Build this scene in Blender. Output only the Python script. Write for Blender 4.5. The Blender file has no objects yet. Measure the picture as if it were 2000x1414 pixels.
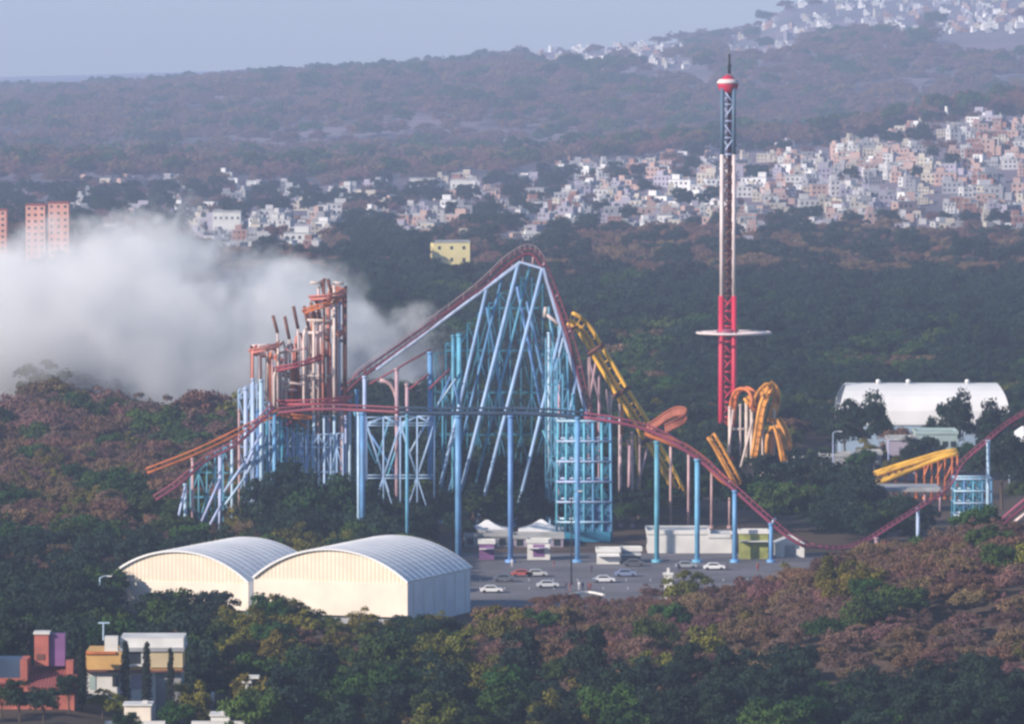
import bpy, math, random
import numpy as np
from mathutils import Vector, Matrix
random.seed(7); rng = np.random.default_rng(7)
R = math.radians
sc = bpy.context.scene
col = sc.collection

# ------------------------------------------------------------------ camera, sky, sun, exposure
F = 12000.0; HC = 100.0; PITCH = math.atan(607/F)
cd = bpy.data.cameras.new('camera'); cam = bpy.data.objects.new('camera', cd); col.objects.link(cam)
cam.location = (0, 0, HC); cam.rotation_euler = (math.pi/2-PITCH, 0, 0)
cd.sensor_width = 36; cd.lens = F/2000*36; cd.clip_start = 1; cd.clip_end = 60000
sc.camera = cam
SUN = Vector((-0.80, -0.55, 0)).normalized()*math.cos(R(24)); SUN.z = math.sin(R(24))
wd = bpy.data.worlds.new('World'); sc.world = wd; wd.use_nodes = True
nt = wd.node_tree; bg = nt.nodes['Background']
sky = nt.nodes.new('ShaderNodeTexSky'); sky.sky_type = 'NISHITA'; sky.sun_disc = False; sky.ozone_density = 4.5; sky.dust_density = .4
sky.sun_elevation = R(24); sky.sun_rotation = math.atan2(SUN.x, SUN.y)
nt.links.new(sky.outputs[0], bg.inputs[0]); bg.inputs[1].default_value = 0.105
sd = bpy.data.lights.new('sun', 'SUN'); sd.energy = 4.5; sd.angle = R(0.5); sd.color = (1, .87, .74)
so = bpy.data.objects.new('sun', sd); col.objects.link(so); so.rotation_euler = SUN.to_track_quat('Z', 'Y').to_euler()
so.location = (-200, -100, 400)
sc.view_settings.view_transform = 'Standard'; sc.view_settings.look = 'None'
sc.view_settings.exposure = 0.47; sc.view_settings.gamma = 1
sc.render.engine = 'CYCLES'
cy = sc.cycles
cy.max_bounces = 6; cy.diffuse_bounces = 2; cy.glossy_bounces = 2; cy.transparent_max_bounces = 6; cy.volume_bounces = 4
cy.use_denoising = True; cy.pixel_filter_type = 'BLACKMAN_HARRIS'; cy.filter_width = 2.6
cy.volume_step_rate = 1.0; cy.volume_max_steps = 64

# ------------------------------------------------------------------ helpers
SP, CP = math.sin(PITCH), math.cos(PITCH)
def W(px, py, Y):
    a = (px-1000)/F; b = (707-py)/F
    dy = CP+b*SP; dz = -SP+b*CP
    t = Y/dy
    return Vector((a*t, Y, HC+dz*t))
def proj(x, y, z):
    z = z-HC; d = y*CP-z*SP; u = y*SP+z*CP
    return 1000+F*x/d, 707-F*u/d
def sm(a, b, v):
    t = np.clip((v-a)/(b-a), 0, 1); return t*t*(3-2*t)
def vnoise(x, y, seed=0):
    xi = np.floor(x); yi = np.floor(y); fx = x-xi; fy = y-yi
    fx = fx*fx*(3-2*fx); fy = fy*fy*(3-2*fy)
    def h(i, j):
        v = np.sin(i*127.1+j*311.7+seed*74.7)*43758.5453
        return v-np.floor(v)
    return (h(xi, yi)*(1-fx)+h(xi+1, yi)*fx)*(1-fy)+(h(xi, yi+1)*(1-fx)+h(xi+1, yi+1)*fx)*fy
TP = [-400, 0, 300, 600, 1000, 1100, 1300, 1430, 1600, 1700, 1850, 2000, 2400]
TV = [400, 380, 365, 360, 335, 325, 300, 290, 285, 258, 225, 212, 190]
RP = [-600, 0, 300, 600, 900, 1200, 1450, 1700, 2000, 2400]
RV = [225, 208, 190, 168, 148, 128, 112, 75, 45, 20]
FP = [-600, 0, 700, 900, 1100, 1300, 1450, 1550, 1800, 2000, 2400]
FV = [225, 208, 165, 128, 100, 88, 72, 10, -20, -50, -60]
def terr(x, y):
    x = np.asarray(x, float); y = np.asarray(y, float)
    px = 1000+x*F/np.maximum(y, 300)
    zc = np.maximum(0, HC-(np.interp(px, TP, TV)-100)/F*4600)
    z = zc*sm(3150, 4600, y)*(1-.6*sm(4700, 5600, y))
    zr = np.maximum(0, HC-(np.interp(px, RP, RV)-100)/F*7400)
    z = np.maximum(z, zr*sm(5000, 7400, y))
    zf = np.maximum(0, HC-(np.interp(px, FP, FV)-100)/F*9000)
    z = np.maximum(z, zf*sm(7400, 9000, y)*(y > 7400)+zr*(1-sm(7400, 9000, y))*(y > 7400))
    hilly = sm(3300, 5200, y)
    z = z+hilly*(16*vnoise(x/330, y/420, 1)+7*vnoise(x/120, y/150, 2)+5*vnoise(x/45+y/400, y/160, 3)-13)*(1-.75*sm(6500, 7400, y))
    z = z+13*sm(22, 85, x)*sm(905, 1000, y)*(1-sm(1062, 1118, y))
    z = z+5*sm(-45, -65, x)*sm(800, 860, y)*(1-sm(905, 960, y))
    return z
def gz(x, y): return float(terr(x, y))
def ghit(px, py, y0=2500, y1=9600):
    Y = np.arange(y0, y1, 10.0)
    a = (px-1000)/F; b = (707-py)/F; dy = CP+b*SP; dz = -SP+b*CP
    z = HC+dz/dy*Y; x = a/dy*Y
    m = np.nonzero(terr(x, Y) >= z)[0]
    if len(m) == 0: return None
    k = m[0]; return float(x[k]), float(Y[k]), float(terr(x[k], Y[k]))

def principled(name, colr, rough=.8, var=.25, scale=.5, metal=0, colr2=None, obj_rand=0, bump=0, detail=4, spec=.3):
    m = bpy.data.materials.new(name); m.use_nodes = True
    n = m.node_tree; b = n.nodes['Principled BSDF']
    b.inputs['Roughness'].default_value = rough; b.inputs['Metallic'].default_value = metal
    b.inputs['Specular IOR Level'].default_value = spec
    g = n.nodes.new('ShaderNodeNewGeometry')
    t = n.nodes.new('ShaderNodeTexNoise'); t.inputs['Scale'].default_value = scale; t.inputs['Detail'].default_value = detail
    n.links.new(g.outputs['Position'], t.inputs['Vector'])
    c2 = colr2 or tuple(c*(1-var) for c in colr)
    c1 = colr if colr2 else tuple(min(1, c*(1+var*.6)) for c in colr)
    r = n.nodes.new('ShaderNodeValToRGB'); r.color_ramp.elements[0].position = .35; r.color_ramp.elements[1].position = .65
    r.color_ramp.elements[0].color = (*c2, 1); r.color_ramp.elements[1].color = (*c1, 1)
    n.links.new(t.outputs[0], r.inputs[0]); out = r.outputs[0]
    if obj_rand:
        oi = n.nodes.new('ShaderNodeObjectInfo'); hs = n.nodes.new('ShaderNodeHueSaturation')
        mr = n.nodes.new('ShaderNodeMapRange'); mr.inputs[3].default_value = 1-obj_rand; mr.inputs[4].default_value = 1+obj_rand
        n.links.new(oi.outputs['Random'], mr.inputs[0]); n.links.new(mr.outputs[0], hs.inputs['Value'])
        mh = n.nodes.new('ShaderNodeMath'); mh.operation = 'MULTIPLY'; mh.inputs[1].default_value = 7.31
        fr = n.nodes.new('ShaderNodeMath'); fr.operation = 'FRACT'
        m2 = n.nodes.new('ShaderNodeMapRange'); m2.inputs[3].default_value = .5-.035; m2.inputs[4].default_value = .5+.03
        n.links.new(oi.outputs['Random'], mh.inputs[0]); n.links.new(mh.outputs[0], fr.inputs[0])
        n.links.new(fr.outputs[0], m2.inputs[0]); n.links.new(m2.outputs[0], hs.inputs['Hue'])
        n.links.new(out, hs.inputs['Color']); out = hs.outputs[0]
    n.links.new(out, b.inputs['Base Color'])
    if bump:
        bp = n.nodes.new('ShaderNodeBump'); bp.inputs['Strength'].default_value = bump; bp.inputs['Distance'].default_value = .3
        n.links.new(t.outputs[0], bp.inputs['Height']); n.links.new(bp.outputs[0], b.inputs['Normal'])
    return m
def stripes(name, c1, c2, period, axis, rough=.7):
    m = principled(name, c1, rough, .1, .3); n = m.node_tree; b = n.nodes['Principled BSDF']
    old = b.inputs['Base Color'].links[0].from_socket
    g = n.nodes.new('ShaderNodeNewGeometry'); d = n.nodes.new('ShaderNodeVectorMath'); d.operation = 'DOT_PRODUCT'
    d.inputs[1].default_value = tuple(Vector(axis)*(2*math.pi/period)); n.links.new(g.outputs['Position'], d.inputs[0])
    s = n.nodes.new('ShaderNodeMath'); s.operation = 'SINE'; n.links.new(d.outputs['Value'], s.inputs[0])
    mr = n.nodes.new('ShaderNodeMapRange'); mr.inputs[1].default_value = -.4; mr.inputs[2].default_value = .5
    n.links.new(s.outputs[0], mr.inputs[0])
    mx = n.nodes.new('ShaderNodeMix'); mx.data_type = 'RGBA'; mx.inputs[7].default_value = (*c2, 1)
    n.links.new(mr.outputs[0], mx.inputs[0]); n.links.new(old, mx.inputs[6]); n.links.new(mx.outputs[2], b.inputs['Base Color'])
    return m
M = {}
M['ground'] = principled('dry_earth', (.1, .068, .05), .95, .4, .02, colr2=(.06, .048, .036), bump=.3, detail=8)
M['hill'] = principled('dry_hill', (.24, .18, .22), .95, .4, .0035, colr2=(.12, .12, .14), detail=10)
M['asphalt'] = principled('asphalt', (.16, .155, .17), .9, .25, .08, detail=8)
M['paint'] = principled('white_marking', (.7, .7, .68), .7, .15, 1)
M['blue'] = principled('light_blue_steel', (.13, .34, .55), .45, .25, .25, obj_rand=.12)
M['pale'] = principled('pale_blue_steel', (.42, .54, .74), .45, .15, .3, obj_rand=.08)
M['legblue'] = principled('sky_blue_steel', (.34, .5, .74), .45, .15, .3)
M['teal'] = principled('teal_steel', (.035, .2, .32), .5, .3, .25)
M['navy'] = principled('navy_steel', (.045, .075, .13), .5, .3, .2)
M['maroon'] = principled('maroon_track_steel', (.16, .05, .08), .5, .35, .12, colr2=(.25, .06, .08))
M['redtrack'] = principled('red_track_steel', (.42, .07, .08), .5, .3, .1, colr2=(.3, .06, .09))
M['magenta'] = principled('faded_red_steel', (.3, .07, .12), .5, .3, .12)
M['yellow'] = principled('yellow_steel', (.85, .47, .06), .5, .3, .25)
M['gold'] = principled('orange_yellow_steel', (.7, .3, .05), .5, .35, .3)
M['orange'] = principled('orange_steel', (.55, .16, .05), .55, .3, .3)
M['pink'] = principled('pinkish_steel', (.5, .33, .36), .55, .25, .3, obj_rand=.12)
M['whitepink'] = principled('chalky_white_steel', (.66, .54, .5), .6, .2, .3, obj_rand=.12)
M['salmon'] = principled('salmon_red_steel', (.6, .22, .18), .5, .3, .2)
M['brown'] = principled('rusty_brown_steel', (.16, .07, .055), .7, .35, .4)
M['towerred'] = principled('red_tower_paint', (.55, .03, .075), .5, .15, .1)
M['towerwhite'] = principled('white_tower_paint', (.7, .6, .6), .5, .15, .2)
M['towerblue'] = principled('dark_blue_tower_paint', (.09, .15, .23), .5, .2, .2)
M['white'] = principled('white_fabric', (.78, .78, .78), .6, .08, .1)
M['vault'] = principled('white_vault_sheet', (.82, .82, .82), .55, .1, .12, colr2=(.7, .71, .72), detail=8)
M['shaded_sidewall'] = principled('pale_shade_blue_sheet', (.8, .84, .88), .6, .1, .2, colr2=(.68, .72, .78), detail=8)  # blue of the halls' shaded wall put into the colour, lightened for skylight
M['cream'] = principled('cream_panel', (.78, .69, .58), .7, .12, .15)
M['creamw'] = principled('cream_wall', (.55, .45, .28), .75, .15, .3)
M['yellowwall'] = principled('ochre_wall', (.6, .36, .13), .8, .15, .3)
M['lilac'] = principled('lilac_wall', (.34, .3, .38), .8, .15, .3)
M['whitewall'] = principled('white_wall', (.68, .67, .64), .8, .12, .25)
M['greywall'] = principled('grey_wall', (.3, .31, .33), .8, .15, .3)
M['redwall'] = principled('salmon_wall', (.42, .13, .1), .85, .2, .4)
M['redroof'] = principled('clay_tile_roof', (.28, .085, .075), .85, .3, .8)
M['greyroof'] = principled('grey_roof', (.36, .37, .38), .8, .2, .3)
M['tealroof'] = principled('pale_green_roof', (.34, .44, .43), .7, .15, .2)
M['glass'] = principled('dark_window_glass', (.03, .04, .05), .15, .2, .5, spec=.5)
M['purplepaint_and_shade'] = principled('purple_paint_and_shade', (.2, .09, .23), .7, .2, .4)  # real paint on the booths; painted shade on the salmon chimney's right side
M['olivepaint'] = principled('olive_green_paint', (.3, .32, .1), .8, .3, .5)
M['dark'] = principled('dark_metal', (.03, .035, .045), .6, .2, .5)
M['pinkwall'] = principled('pink_tower_wall', (.72, .36, .28), .85, .15, .1)
M['yelblock'] = principled('pale_yellow_wall', (.85, .74, .35), .85, .1, .1)
M['bark'] = principled('bark', (.09, .065, .05), .9, .3, 1.5)
M['skin'] = principled('clothing', (.12, .1, .13), .9, .5, 2)

class MB:
    def __init__(s): s.v = []; s.f = []; s.mi = []
    def add(s, vs, fs, mi=0):
        o = len(s.v); s.v += [tuple(v) for v in vs]; s.f += [tuple(i+o for i in f) for f in fs]; s.mi += [mi]*len(fs); return s
    def hexa(s, b, t, mi=0):   # four bottom, four top corners, counter-clockwise from above
        return s.add(list(b)+list(t), [(3, 2, 1, 0), (4, 5, 6, 7), (0, 1, 5, 4), (1, 2, 6, 5), (2, 3, 7, 6), (3, 0, 4, 7)], mi)
    def box(s, c, d, ang=0, mi=0):
        ca, sa = math.cos(ang), math.sin(ang); out = []
        for z in (-.5, .5):
            for x, y in ((-.5, -.5), (.5, -.5), (.5, .5), (-.5, .5)):
                X, Y = x*d[0], y*d[1]; out.append((c[0]+X*ca-Y*sa, c[1]+X*sa+Y*ca, c[2]+z*d[2]))
        return s.hexa(out[:4], out[4:], mi)
    def tube(s, pts, r, n=8, mi=0, r2=None):
        pts = [Vector(p) for p in pts]; rings = []; N = len(pts)
        for i, p in enumerate(pts):
            t = (pts[min(i+1, N-1)]-pts[max(i-1, 0)]).normalized()
            a = Vector((0, 0, 1)) if abs(t.z) < .9 else Vector((1, 0, 0))
            u = t.cross(a).normalized(); w = t.cross(u)
            rr = r if r2 is None else r+(r2-r)*i/(N-1)
            rings.append([p+u*(rr*math.cos(2*math.pi*k/n))+w*(rr*math.sin(2*math.pi*k/n)) for k in range(n)])
        vs = [v for g in rings for v in g]; fs = []
        for i in range(N-1):
            for k in range(n):
                a, b = i*n+k, i*n+(k+1) % n; fs.append((a, a+n, b+n, b))
        fs.append(tuple(range(n))); fs.append(tuple(reversed(range((N-1)*n, N*n))))
        return s.add(vs, fs, mi)
    def lathe(s, c, prof, n=20, mi=0):
        vs = []; fs = []
        for r, z in prof:
            for k in range(n):
                a = 2*math.pi*k/n; vs.append((c[0]+r*math.cos(a), c[1]+r*math.sin(a), c[2]+z))
        for i in range(len(prof)-1):
            for k in range(n):
                a, b = i*n+k, i*n+(k+1) % n; fs.append((a, b, b+n, a+n))
        fs.append(tuple(reversed(range(n)))); fs.append(tuple(range((len(prof)-1)*n, len(prof)*n)))
        return s.add(vs, fs, mi)
    def build(s, name, mats, parent=None, smooth=False):
        me = bpy.data.meshes.new(name)
        off = Vector((0, 0, 0)); p = parent
        while p is not None: off += p.location; p = p.parent
        me.from_pydata([(v[0]-off.x, v[1]-off.y, v[2]-off.z) for v in s.v], [], s.f)
        mats = mats if isinstance(mats, (list, tuple)) else [mats]
        for m in mats: me.materials.append(m)
        if len(mats) > 1: me.polygons.foreach_set('material_index', s.mi)
        if smooth: me.polygons.foreach_set('use_smooth', [True]*len(s.f))
        me.update()
        o = bpy.data.objects.new(name, me); col.objects.link(o)
        if parent is not None: o.parent = parent
        return o
def origin_to(o, p):
    p = Vector(p); o.data.transform(Matrix.Translation(-p)); o.location = p
def tag(o, label=None, cat=None, group=None, kind=None):
    if label: o['label'] = label
    if cat: o['category'] = cat
    if group: o['group'] = group
    if kind: o['kind'] = kind
    return o
def thing(name, loc, label, cat, group=None):
    o = bpy.data.objects.new(name, None); col.objects.link(o); o.location = loc; o.empty_display_size = .5
    return tag(o, label, cat, group)
def smoothpath(pts, step=1.2):
    """Catmull-Rom through points, resampled"""
    P = [Vector(p) for p in pts]; P = [P[0]*2-P[1]]+P+[P[-1]*2-P[-2]]; out = []
    for i in range(1, len(P)-2):
        n = max(2, int((P[i+1]-P[i]).length/step))
        for k in range(n):
            t = k/n; a, b, c, d = P[i-1], P[i], P[i+1], P[i+2]
            out.append(.5*((2*b)+(c-a)*t+(2*a-5*b+4*c-d)*t*t+(3*b-a-3*c+d)*t**3))
    out.append(P[-2]); return out
def track(name, pts, mat, parent, gauge=1.3, rr=.14, spine=.34, drop=.95, step=1.3, lat=None, tie=.09, cat=False):
    p = smoothpath(pts, step); N = len(p); Lr = []; Rr = []; S = []
    mb = MB()
    for i in range(N):
        t = (p[min(i+1, N-1)]-p[max(i-1, 0)]).normalized()
        l = Vector(lat) if lat is not None else Vector((-t.y, t.x, 0))
        if l.length < .2: l = Vector((0, 1, 0))
        l = (l-t*l.dot(t)).normalized(); up = l.cross(t)
        if up.z < 0 and lat is None: up = -up
        elif lat is not None and up.z < -0.99: up = -up
        Lr.append(p[i]+l*gauge/2); Rr.append(p[i]-l*gauge/2); S.append(p[i]-up*drop)
        mb.tube([Lr[-1], S[-1], Rr[-1]], tie, 4)
    mb.tube(Lr, rr, 6); mb.tube(Rr, rr, 6)
    if spine: mb.tube(S, spine, 8)
    return mb.build(name, mat, parent, True)
def column(parent, px, ytop, Y, r=.42, mat='blue', name='support_column', base=None, top_dx=0):
    t = W(px, ytop, Y); b = Vector((t.x-top_dx, t.y, gz(t.x, Y) if base is None else base))
    mb = MB().tube([b+Vector((0, 0, -.5)), b+(t-b)*.5, t], r, 10)
    mb.tube([b+Vector((0, 0, -.4)), b+Vector((0, 0, .6))], r*2.1, 10)        # footing
    mb.tube([t-Vector((0, 0, .35)), t+Vector((0, 0, .1))], r*1.35, 10)        # cap plate
    return mb.build(name, M[mat], parent, True)
def bar(parent, a, b, r, mat, name='brace'):
    return MB().tube([a, b], r, 8).build(name, M[mat], parent, True)
def dup_tree(root, loc, rotz, scale, label, cat, group):
    r = root.copy(); col.objects.link(r); r.location = loc; r.rotation_euler = (0, 0, rotz); r.scale = scale
    tag(r, label, cat, group)
    for ch in root.children:
        c = ch.copy(); col.objects.link(c); c.parent = r
    return r

# ------------------------------------------------------------------ terrain
ys = np.concatenate([np.arange(-60, 800, 60), np.arange(800, 1260, 8), np.arange(1260, 3200, 60), np.arange(3200, 9500, 45), [9500, 9900, 10350, 12000, 15800]])
xs = np.concatenate([np.arange(-2900, -900, 80), np.arange(-900, -160, 24), np.arange(-160, 160, 8), np.arange(160, 900, 24), np.arange(900, 2901, 80)])
def sheet(name, xs, ys, mat, dz=0, nz=0):
    X, Y = np.meshgrid(xs, ys); Z = terr(X, Y)+dz
    V = np.stack([X, Y, Z], -1).reshape(-1, 3); nx = len(xs)
    i, j = np.meshgrid(np.arange(len(xs)-1), np.arange(len(ys)-1)); a = (j*nx+i).ravel()
    Fc = np.stack([a, a+1, a+1+nx, a+nx], 1)
    me = bpy.data.meshes.new(name); me.from_pydata(V.tolist(), [], Fc.tolist()); me.materials.append(mat)
    me.polygons.foreach_set('use_smooth', [True]*len(Fc))
    o = bpy.data.objects.new(name, me); col.objects.link(o); return o
k = int(np.searchsorted(ys, 3200))
tag(sheet('ground', xs, ys[:k+1], M['ground']), 'dark dry earth under the trees and rides', kind='structure')
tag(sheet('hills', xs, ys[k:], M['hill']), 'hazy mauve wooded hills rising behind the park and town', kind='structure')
lot = MB().hexa([(-14, 1098, .02), (62, 1098, .02), (62, 1222, .02), (-14, 1222, .02)], [(-14, 1098, .06), (62, 1098, .06), (62, 1222, .06), (-14, 1222, .06)]).build('parking_lot', M['asphalt'])
tag(lot, 'grey asphalt lot between the arched halls and the scrub slope', kind='structure')
pm = MB()
for i in range(14): pm.box((-6+i*4.6, 1160, .066), (.14, 5, .004))
for i in range(14): pm.box((-6+i*4.6, 1142, .066), (.14, 5, .004))
pm.box((20, 1150.9, .066), (60, .14, .004))
tag(pm.build('lot_markings', M['paint']), 'white parking lines painted on the grey lot', kind='structure')
arc = MB(); ap = smoothpath([W(1072, 1178, 1108), W(1090, 1167, 1120), W(1120, 1161, 1128), W(1150, 1158, 1132), W(1180, 1162, 1126)], 1.5)
ap = [Vector((p.x, p.y, .15)) for p in ap]
arc.tube(ap, .3, 6); tag(arc.build('kerb', M['whitewall']), 'curved white kerb on the lot in front of the scrub', kind='structure')

# ------------------------------------------------------------------ town houses on the hills
def house_mesh(i):
    r = random.Random(i*31+4); mb = MB()
    w, d, h = r.uniform(6, 12), r.uniform(6, 10), r.choice([3, 5.6, 6, 8.4])
    mb.box((0, 0, h/2-2), (w, d, h+4)); mb.box((0, 0, h+.15), (w+.4, d+.4, .3), mi=2)
    if r.random() < .7:
        w2 = w*r.uniform(.35, .6); mb.box((r.choice([-1, 1])*(w-w2)/2*.8, d*.1, h+1.5), (w2, d*.6, 2.4))
    if r.random() < .5: mb.box((w*.7, 0, h*.3-1), (w*.5, d*.8, h*.6+2))
    for fl in range(max(1, int(h/2.8))):
        for k_ in range(int(w/2.6)):
            mb.box((-w/2+1.4+k_*2.6, -d/2-.02, 1.6+fl*2.8), (1.1, .1, 1.2), mi=1)
        mb.box((-w/2-.02, 0, 1.6+fl*2.8), (.1, 1.4, 1.2), mi=1)
    mb.lathe((w*.25, d*.25, h+.3), [(.55, 0), (.6, .9), (.3, 1.3)], 8, mi=1 if r.random() < .5 else 2)
    return mb
hm = bpy.data.materials.new('painted_plaster'); hm.use_nodes = True
oi = hm.node_tree.nodes.new('ShaderNodeObjectInfo'); hb = hm.node_tree.nodes['Principled BSDF']; hb.inputs['Roughness'].default_value = .85
hn = hm.node_tree.nodes.new('ShaderNodeTexNoise'); hn.inputs['Scale'].default_value = .4
hx = hm.node_tree.nodes.new('ShaderNodeMix'); hx.data_type = 'RGBA'; hx.blend_type = 'MULTIPLY'; hx.inputs[0].default_value = .35
hm.node_tree.links.new(oi.outputs['Color'], hx.inputs[6]); hm.node_tree.links.new(hn.outputs[0], hx.inputs[7]); hm.node_tree.links.new(hx.outputs[2], hb.inputs['Base Color'])
HM = [house_mesh(i) for i in range(10)]; HD = []
for i, mb in enumerate(HM):
    o = mb.build('house', [hm, M['glass'], M['greyroof']]); HD.append(o.data); bpy.data.objects.remove(o)
CW = [('white', (.8, .79, .79), 3), ('off-white', (.55, .54, .55), 6), ('cream', (.5, .45, .38), 3), ('salmon pink', (.46, .31, .27), 3), ('grey concrete', (.27, .27, .3), 6), ('brick red', (.3, .15, .12), 3), ('pale lilac', (.36, .33, .42), 3)]
pool = [c for c in CW for _ in range(c[2])]
pinkpool = pool+[CW[3]]*6+[CW[2]]*4
boxes = [ # px0,px1,py0,py1,count,place
 (130, 700, 360, 432, 75, 'in the trees above the smoke'), (385, 655, 432, 515, 110, 'in the cluster above the smoke'),
 (640, 1085, 352, 440, 75, 'in the trees above the yellow block'), (770, 1090, 436, 500, 55, 'around the yellow block behind the hill of the coaster'),
 (1100, 1320, 322, 462, 170, 'on the hillside left of the ride tower'), (1300, 1480, 305, 500, 100, 'on the hillside right behind the ride tower'),
 (1470, 1700, 285, 440, 165, 'on the hillside right of the ride tower'), (1650, 2040, 232, 425, 300, 'on the dense hillside at the right edge'),
 (1480, 2040, 420, 482, 46, 'at the foot of the right hillside'), (150, 280, 410, 455, 9, 'beside the pink apartment towers'),
 (880, 960, 128, 150, 7, 'on the far left end of the ridge'), (1030, 1340, 90, 138, 95, 'on the distant ridge left of the ride tower'),
 (1400, 1560, 78, 112, 26, 'on the distant ridge behind the ride tower'), (1490, 2040, -10, 68, 210, 'on the far high ridge at the top right')]
hs = []
for a, b, c, d, n, plc in boxes:
    for _ in range(n):
        px = random.uniform(a, b); py = random.uniform(c, d)
        if px > 1650 and c == 232 and py < np.interp(px, [1650, 1850, 2000], [275, 240, 225]): continue
        if py > 150 and float(vnoise(px/48, py/17, 21)) < (.4 if px > 1100 else .36) and random.random() < .9: continue
        h = ghit(px, py)
        if h is None: continue
        hs.append((h[1], h[0], h[2], plc, random.choice(CW[:1]*6+pool if py < 150 else (pinkpool if px > 1250 else pool)), px))
hs.sort(key=lambda t: t[0])
HA = np.array([(h[1], h[0]) for h in hs]+[((px-1000)*Y/F, Y) for px, Y in ((70, 2900), (114, 2900), (0, 2900), (879, 2860), (1612, 4300), (1356, 3500), (1464, 3550), (240, 3350), (905, 4300), (825, 4400), (442, 3300))])
def shades_house(x, y):
    dx = np.abs(HA[:, 0]-x*HA[:, 1]/y); dy = HA[:, 1]-y
    big = dy[-11:], dx[-11:]
    if y > 5500: return bool(np.any((dx[:-11] < 15) & (dy[:-11] > -25) & (dy[:-11] < 420)))
    return bool(np.any((dx[:-11] < 8) & (dy[:-11] > -10) & (dy[:-11] < 95))) or bool(np.any((big[1] < 16) & (big[0] > -12) & (big[0] < 250)))

# ------------------------------------------------------------------ tree prototypes
def leafmat(name, a, b, rnd=.25, sc_=.12):
    return principled(name, a, .75, .3, sc_, colr2=b, obj_rand=rnd, spec=.15)
L = {
 'green':  leafmat('green_leaves', (.042, .085, .014), (.012, .036, .012)),
 'dark':   leafmat('dark_green_leaves', (.018, .038, .022), (.008, .02, .016)),
 'olive':  leafmat('olive_leaves', (.16, .15, .02), (.07, .075, .014)),
 'brown':  leafmat('dry_brown_leaves', (.18, .108, .06), (.11, .07, .044)),
 'mauve':  leafmat('bare_reddish_twigs', (.175, .098, .08), (.115, .068, .062)),
 'cypress': leafmat('cypress_needles', (.02, .032, .022), (.012, .018, .014), .1, .6),
}
def leaf_mesh(name, mat, centers, radii, per, size, flat=.8, ns=0):
    r = np.random.default_rng(abs(hash(name)) % 1000 if False else sum(map(ord, name))*7+ns)
    C = []
    for c, rad in zip(centers, radii):
        d = r.normal(size=(per, 3)); d /= np.linalg.norm(d, axis=1)[:, None]
        d[:, 2] = np.where(d[:, 2] < -.35, -d[:, 2]*.5, d[:, 2])
        q = np.array(c)+d*rad*(r.uniform(.55, 1.08, (per, 1)))*np.array([1, 1, flat])
        C.append(np.concatenate([q, d], 1))
    C = np.concatenate(C); P = C[:, :3]; Nn = C[:, 3:]+r.normal(size=(len(C), 3))*.55
    Nn /= np.linalg.norm(Nn, axis=1)[:, None]
    A = np.cross(Nn, r.normal(size=(len(C), 3))); A /= np.linalg.norm(A, axis=1)[:, None]; B = np.cross(Nn, A)
    s = (size*r.uniform(.6, 1.4, (len(C), 1)))
    V = np.stack([P-A*s*.5, P+B*s*.32, P+A*s*.5, P-B*s*.32], 1).reshape(-1, 3)
    me = bpy.data.meshes.new(name); n = len(C)
    me.vertices.add(4*n); me.vertices.foreach_set('co', V.ravel())
    me.loops.add(4*n); me.loops.foreach_set('vertex_index', np.arange(4*n))
    me.polygons.add(n); me.polygons.foreach_set('loop_start', np.arange(0, 4*n, 4)); me.polygons.foreach_set('loop_total', np.full(n, 4))
    me.materials.append(mat); me.update(); me.validate(); return me
def crown_clusters(seed, rad, zc, hz_, n, cr):
    r = random.Random(seed); cs = []; rs = []
    for i in range(n):
        a = r.uniform(0, 2*math.pi); e = r.uniform(-.6, 1); k_ = (r.random()**.45)
        cs.append((math.cos(a)*rad*k_*math.sqrt(max(0, 1-e*e*.8)), math.sin(a)*rad*k_*math.sqrt(max(0, 1-e*e*.8)), zc+e*hz_*k_*r.uniform(.7, 1.15)))
        rs.append(cr*r.uniform(.6, 1.3))
    return cs, rs
def trunk_mesh(seed, h, rad, crown_r, crown_z):
    r = random.Random(seed); mb = MB()
    mb.tube([(0, 0, -.8), (r.uniform(-.2, .2), r.uniform(-.2, .2), h*.5), (r.uniform(-.4, .4), r.uniform(-.4, .4), h)], rad, 8, r2=rad*.55)
    for i in range(7):
        a = i*.9+r.random(); l = crown_r*r.uniform(.5, .85)
        mb.tube([(0, 0, h*r.uniform(.6, .95)), (math.cos(a)*l*.5, math.sin(a)*l*.5, crown_z*.95), (math.cos(a)*l, math.sin(a)*l, crown_z+r.uniform(-.5, 2))], rad*.45, 5, r2=rad*.12)
    me = bpy.data.meshes.new('trunk'); me.from_pydata(mb.v, [], mb.f); me.materials.append(M['bark']); return me
PROTO = {}
spec = {}
def proto(kind, i, leaf, rad, zc, hz_, n, cr, per, size, trad=.28):
    cs, rs = crown_clusters(sum(map(ord, kind))*3+i*17, rad, zc, hz_, n, cr)
    PROTO.setdefault(kind, []).append((leaf_mesh('%s_crown%d' % (kind, i), L[leaf], cs, rs, per, size), trunk_mesh(i+5, zc*.8, trad, rad, zc)))
for i in range(3): proto('green', i, 'green', [4.2, 4.8, 3.4][i], [5.6, 5.2, 6.6][i], [3.3, 2.6, 4.4][i], 30, 1.5, 150, .5)
for i in range(3): proto('dark', i, 'dark', [4.4, 5.0, 3.3][i], [6.4, 5.8, 7.6][i], [3.9, 3.0, 5.2][i], 32, 1.5, 150, .5)
for i in range(2): proto('olive', i, 'olive', 4.0, 5.2, 3.0, 30, 1.35, 140, .45)
for i in range(3): proto('brown', i, 'brown', [4.0, 4.6, 3.4][i], [4.2, 4.6, 5.2][i], [2.3, 2.6, 3.4][i], 34, 1.25, 130, .42)
for i in range(3): proto('mauve', i, 'mauve', [4.0, 4.6, 3.6][i], [3.9, 4.4, 4.9][i], [2.2, 2.5, 3.2][i], 36, 1.3, 120, .36)
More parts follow.
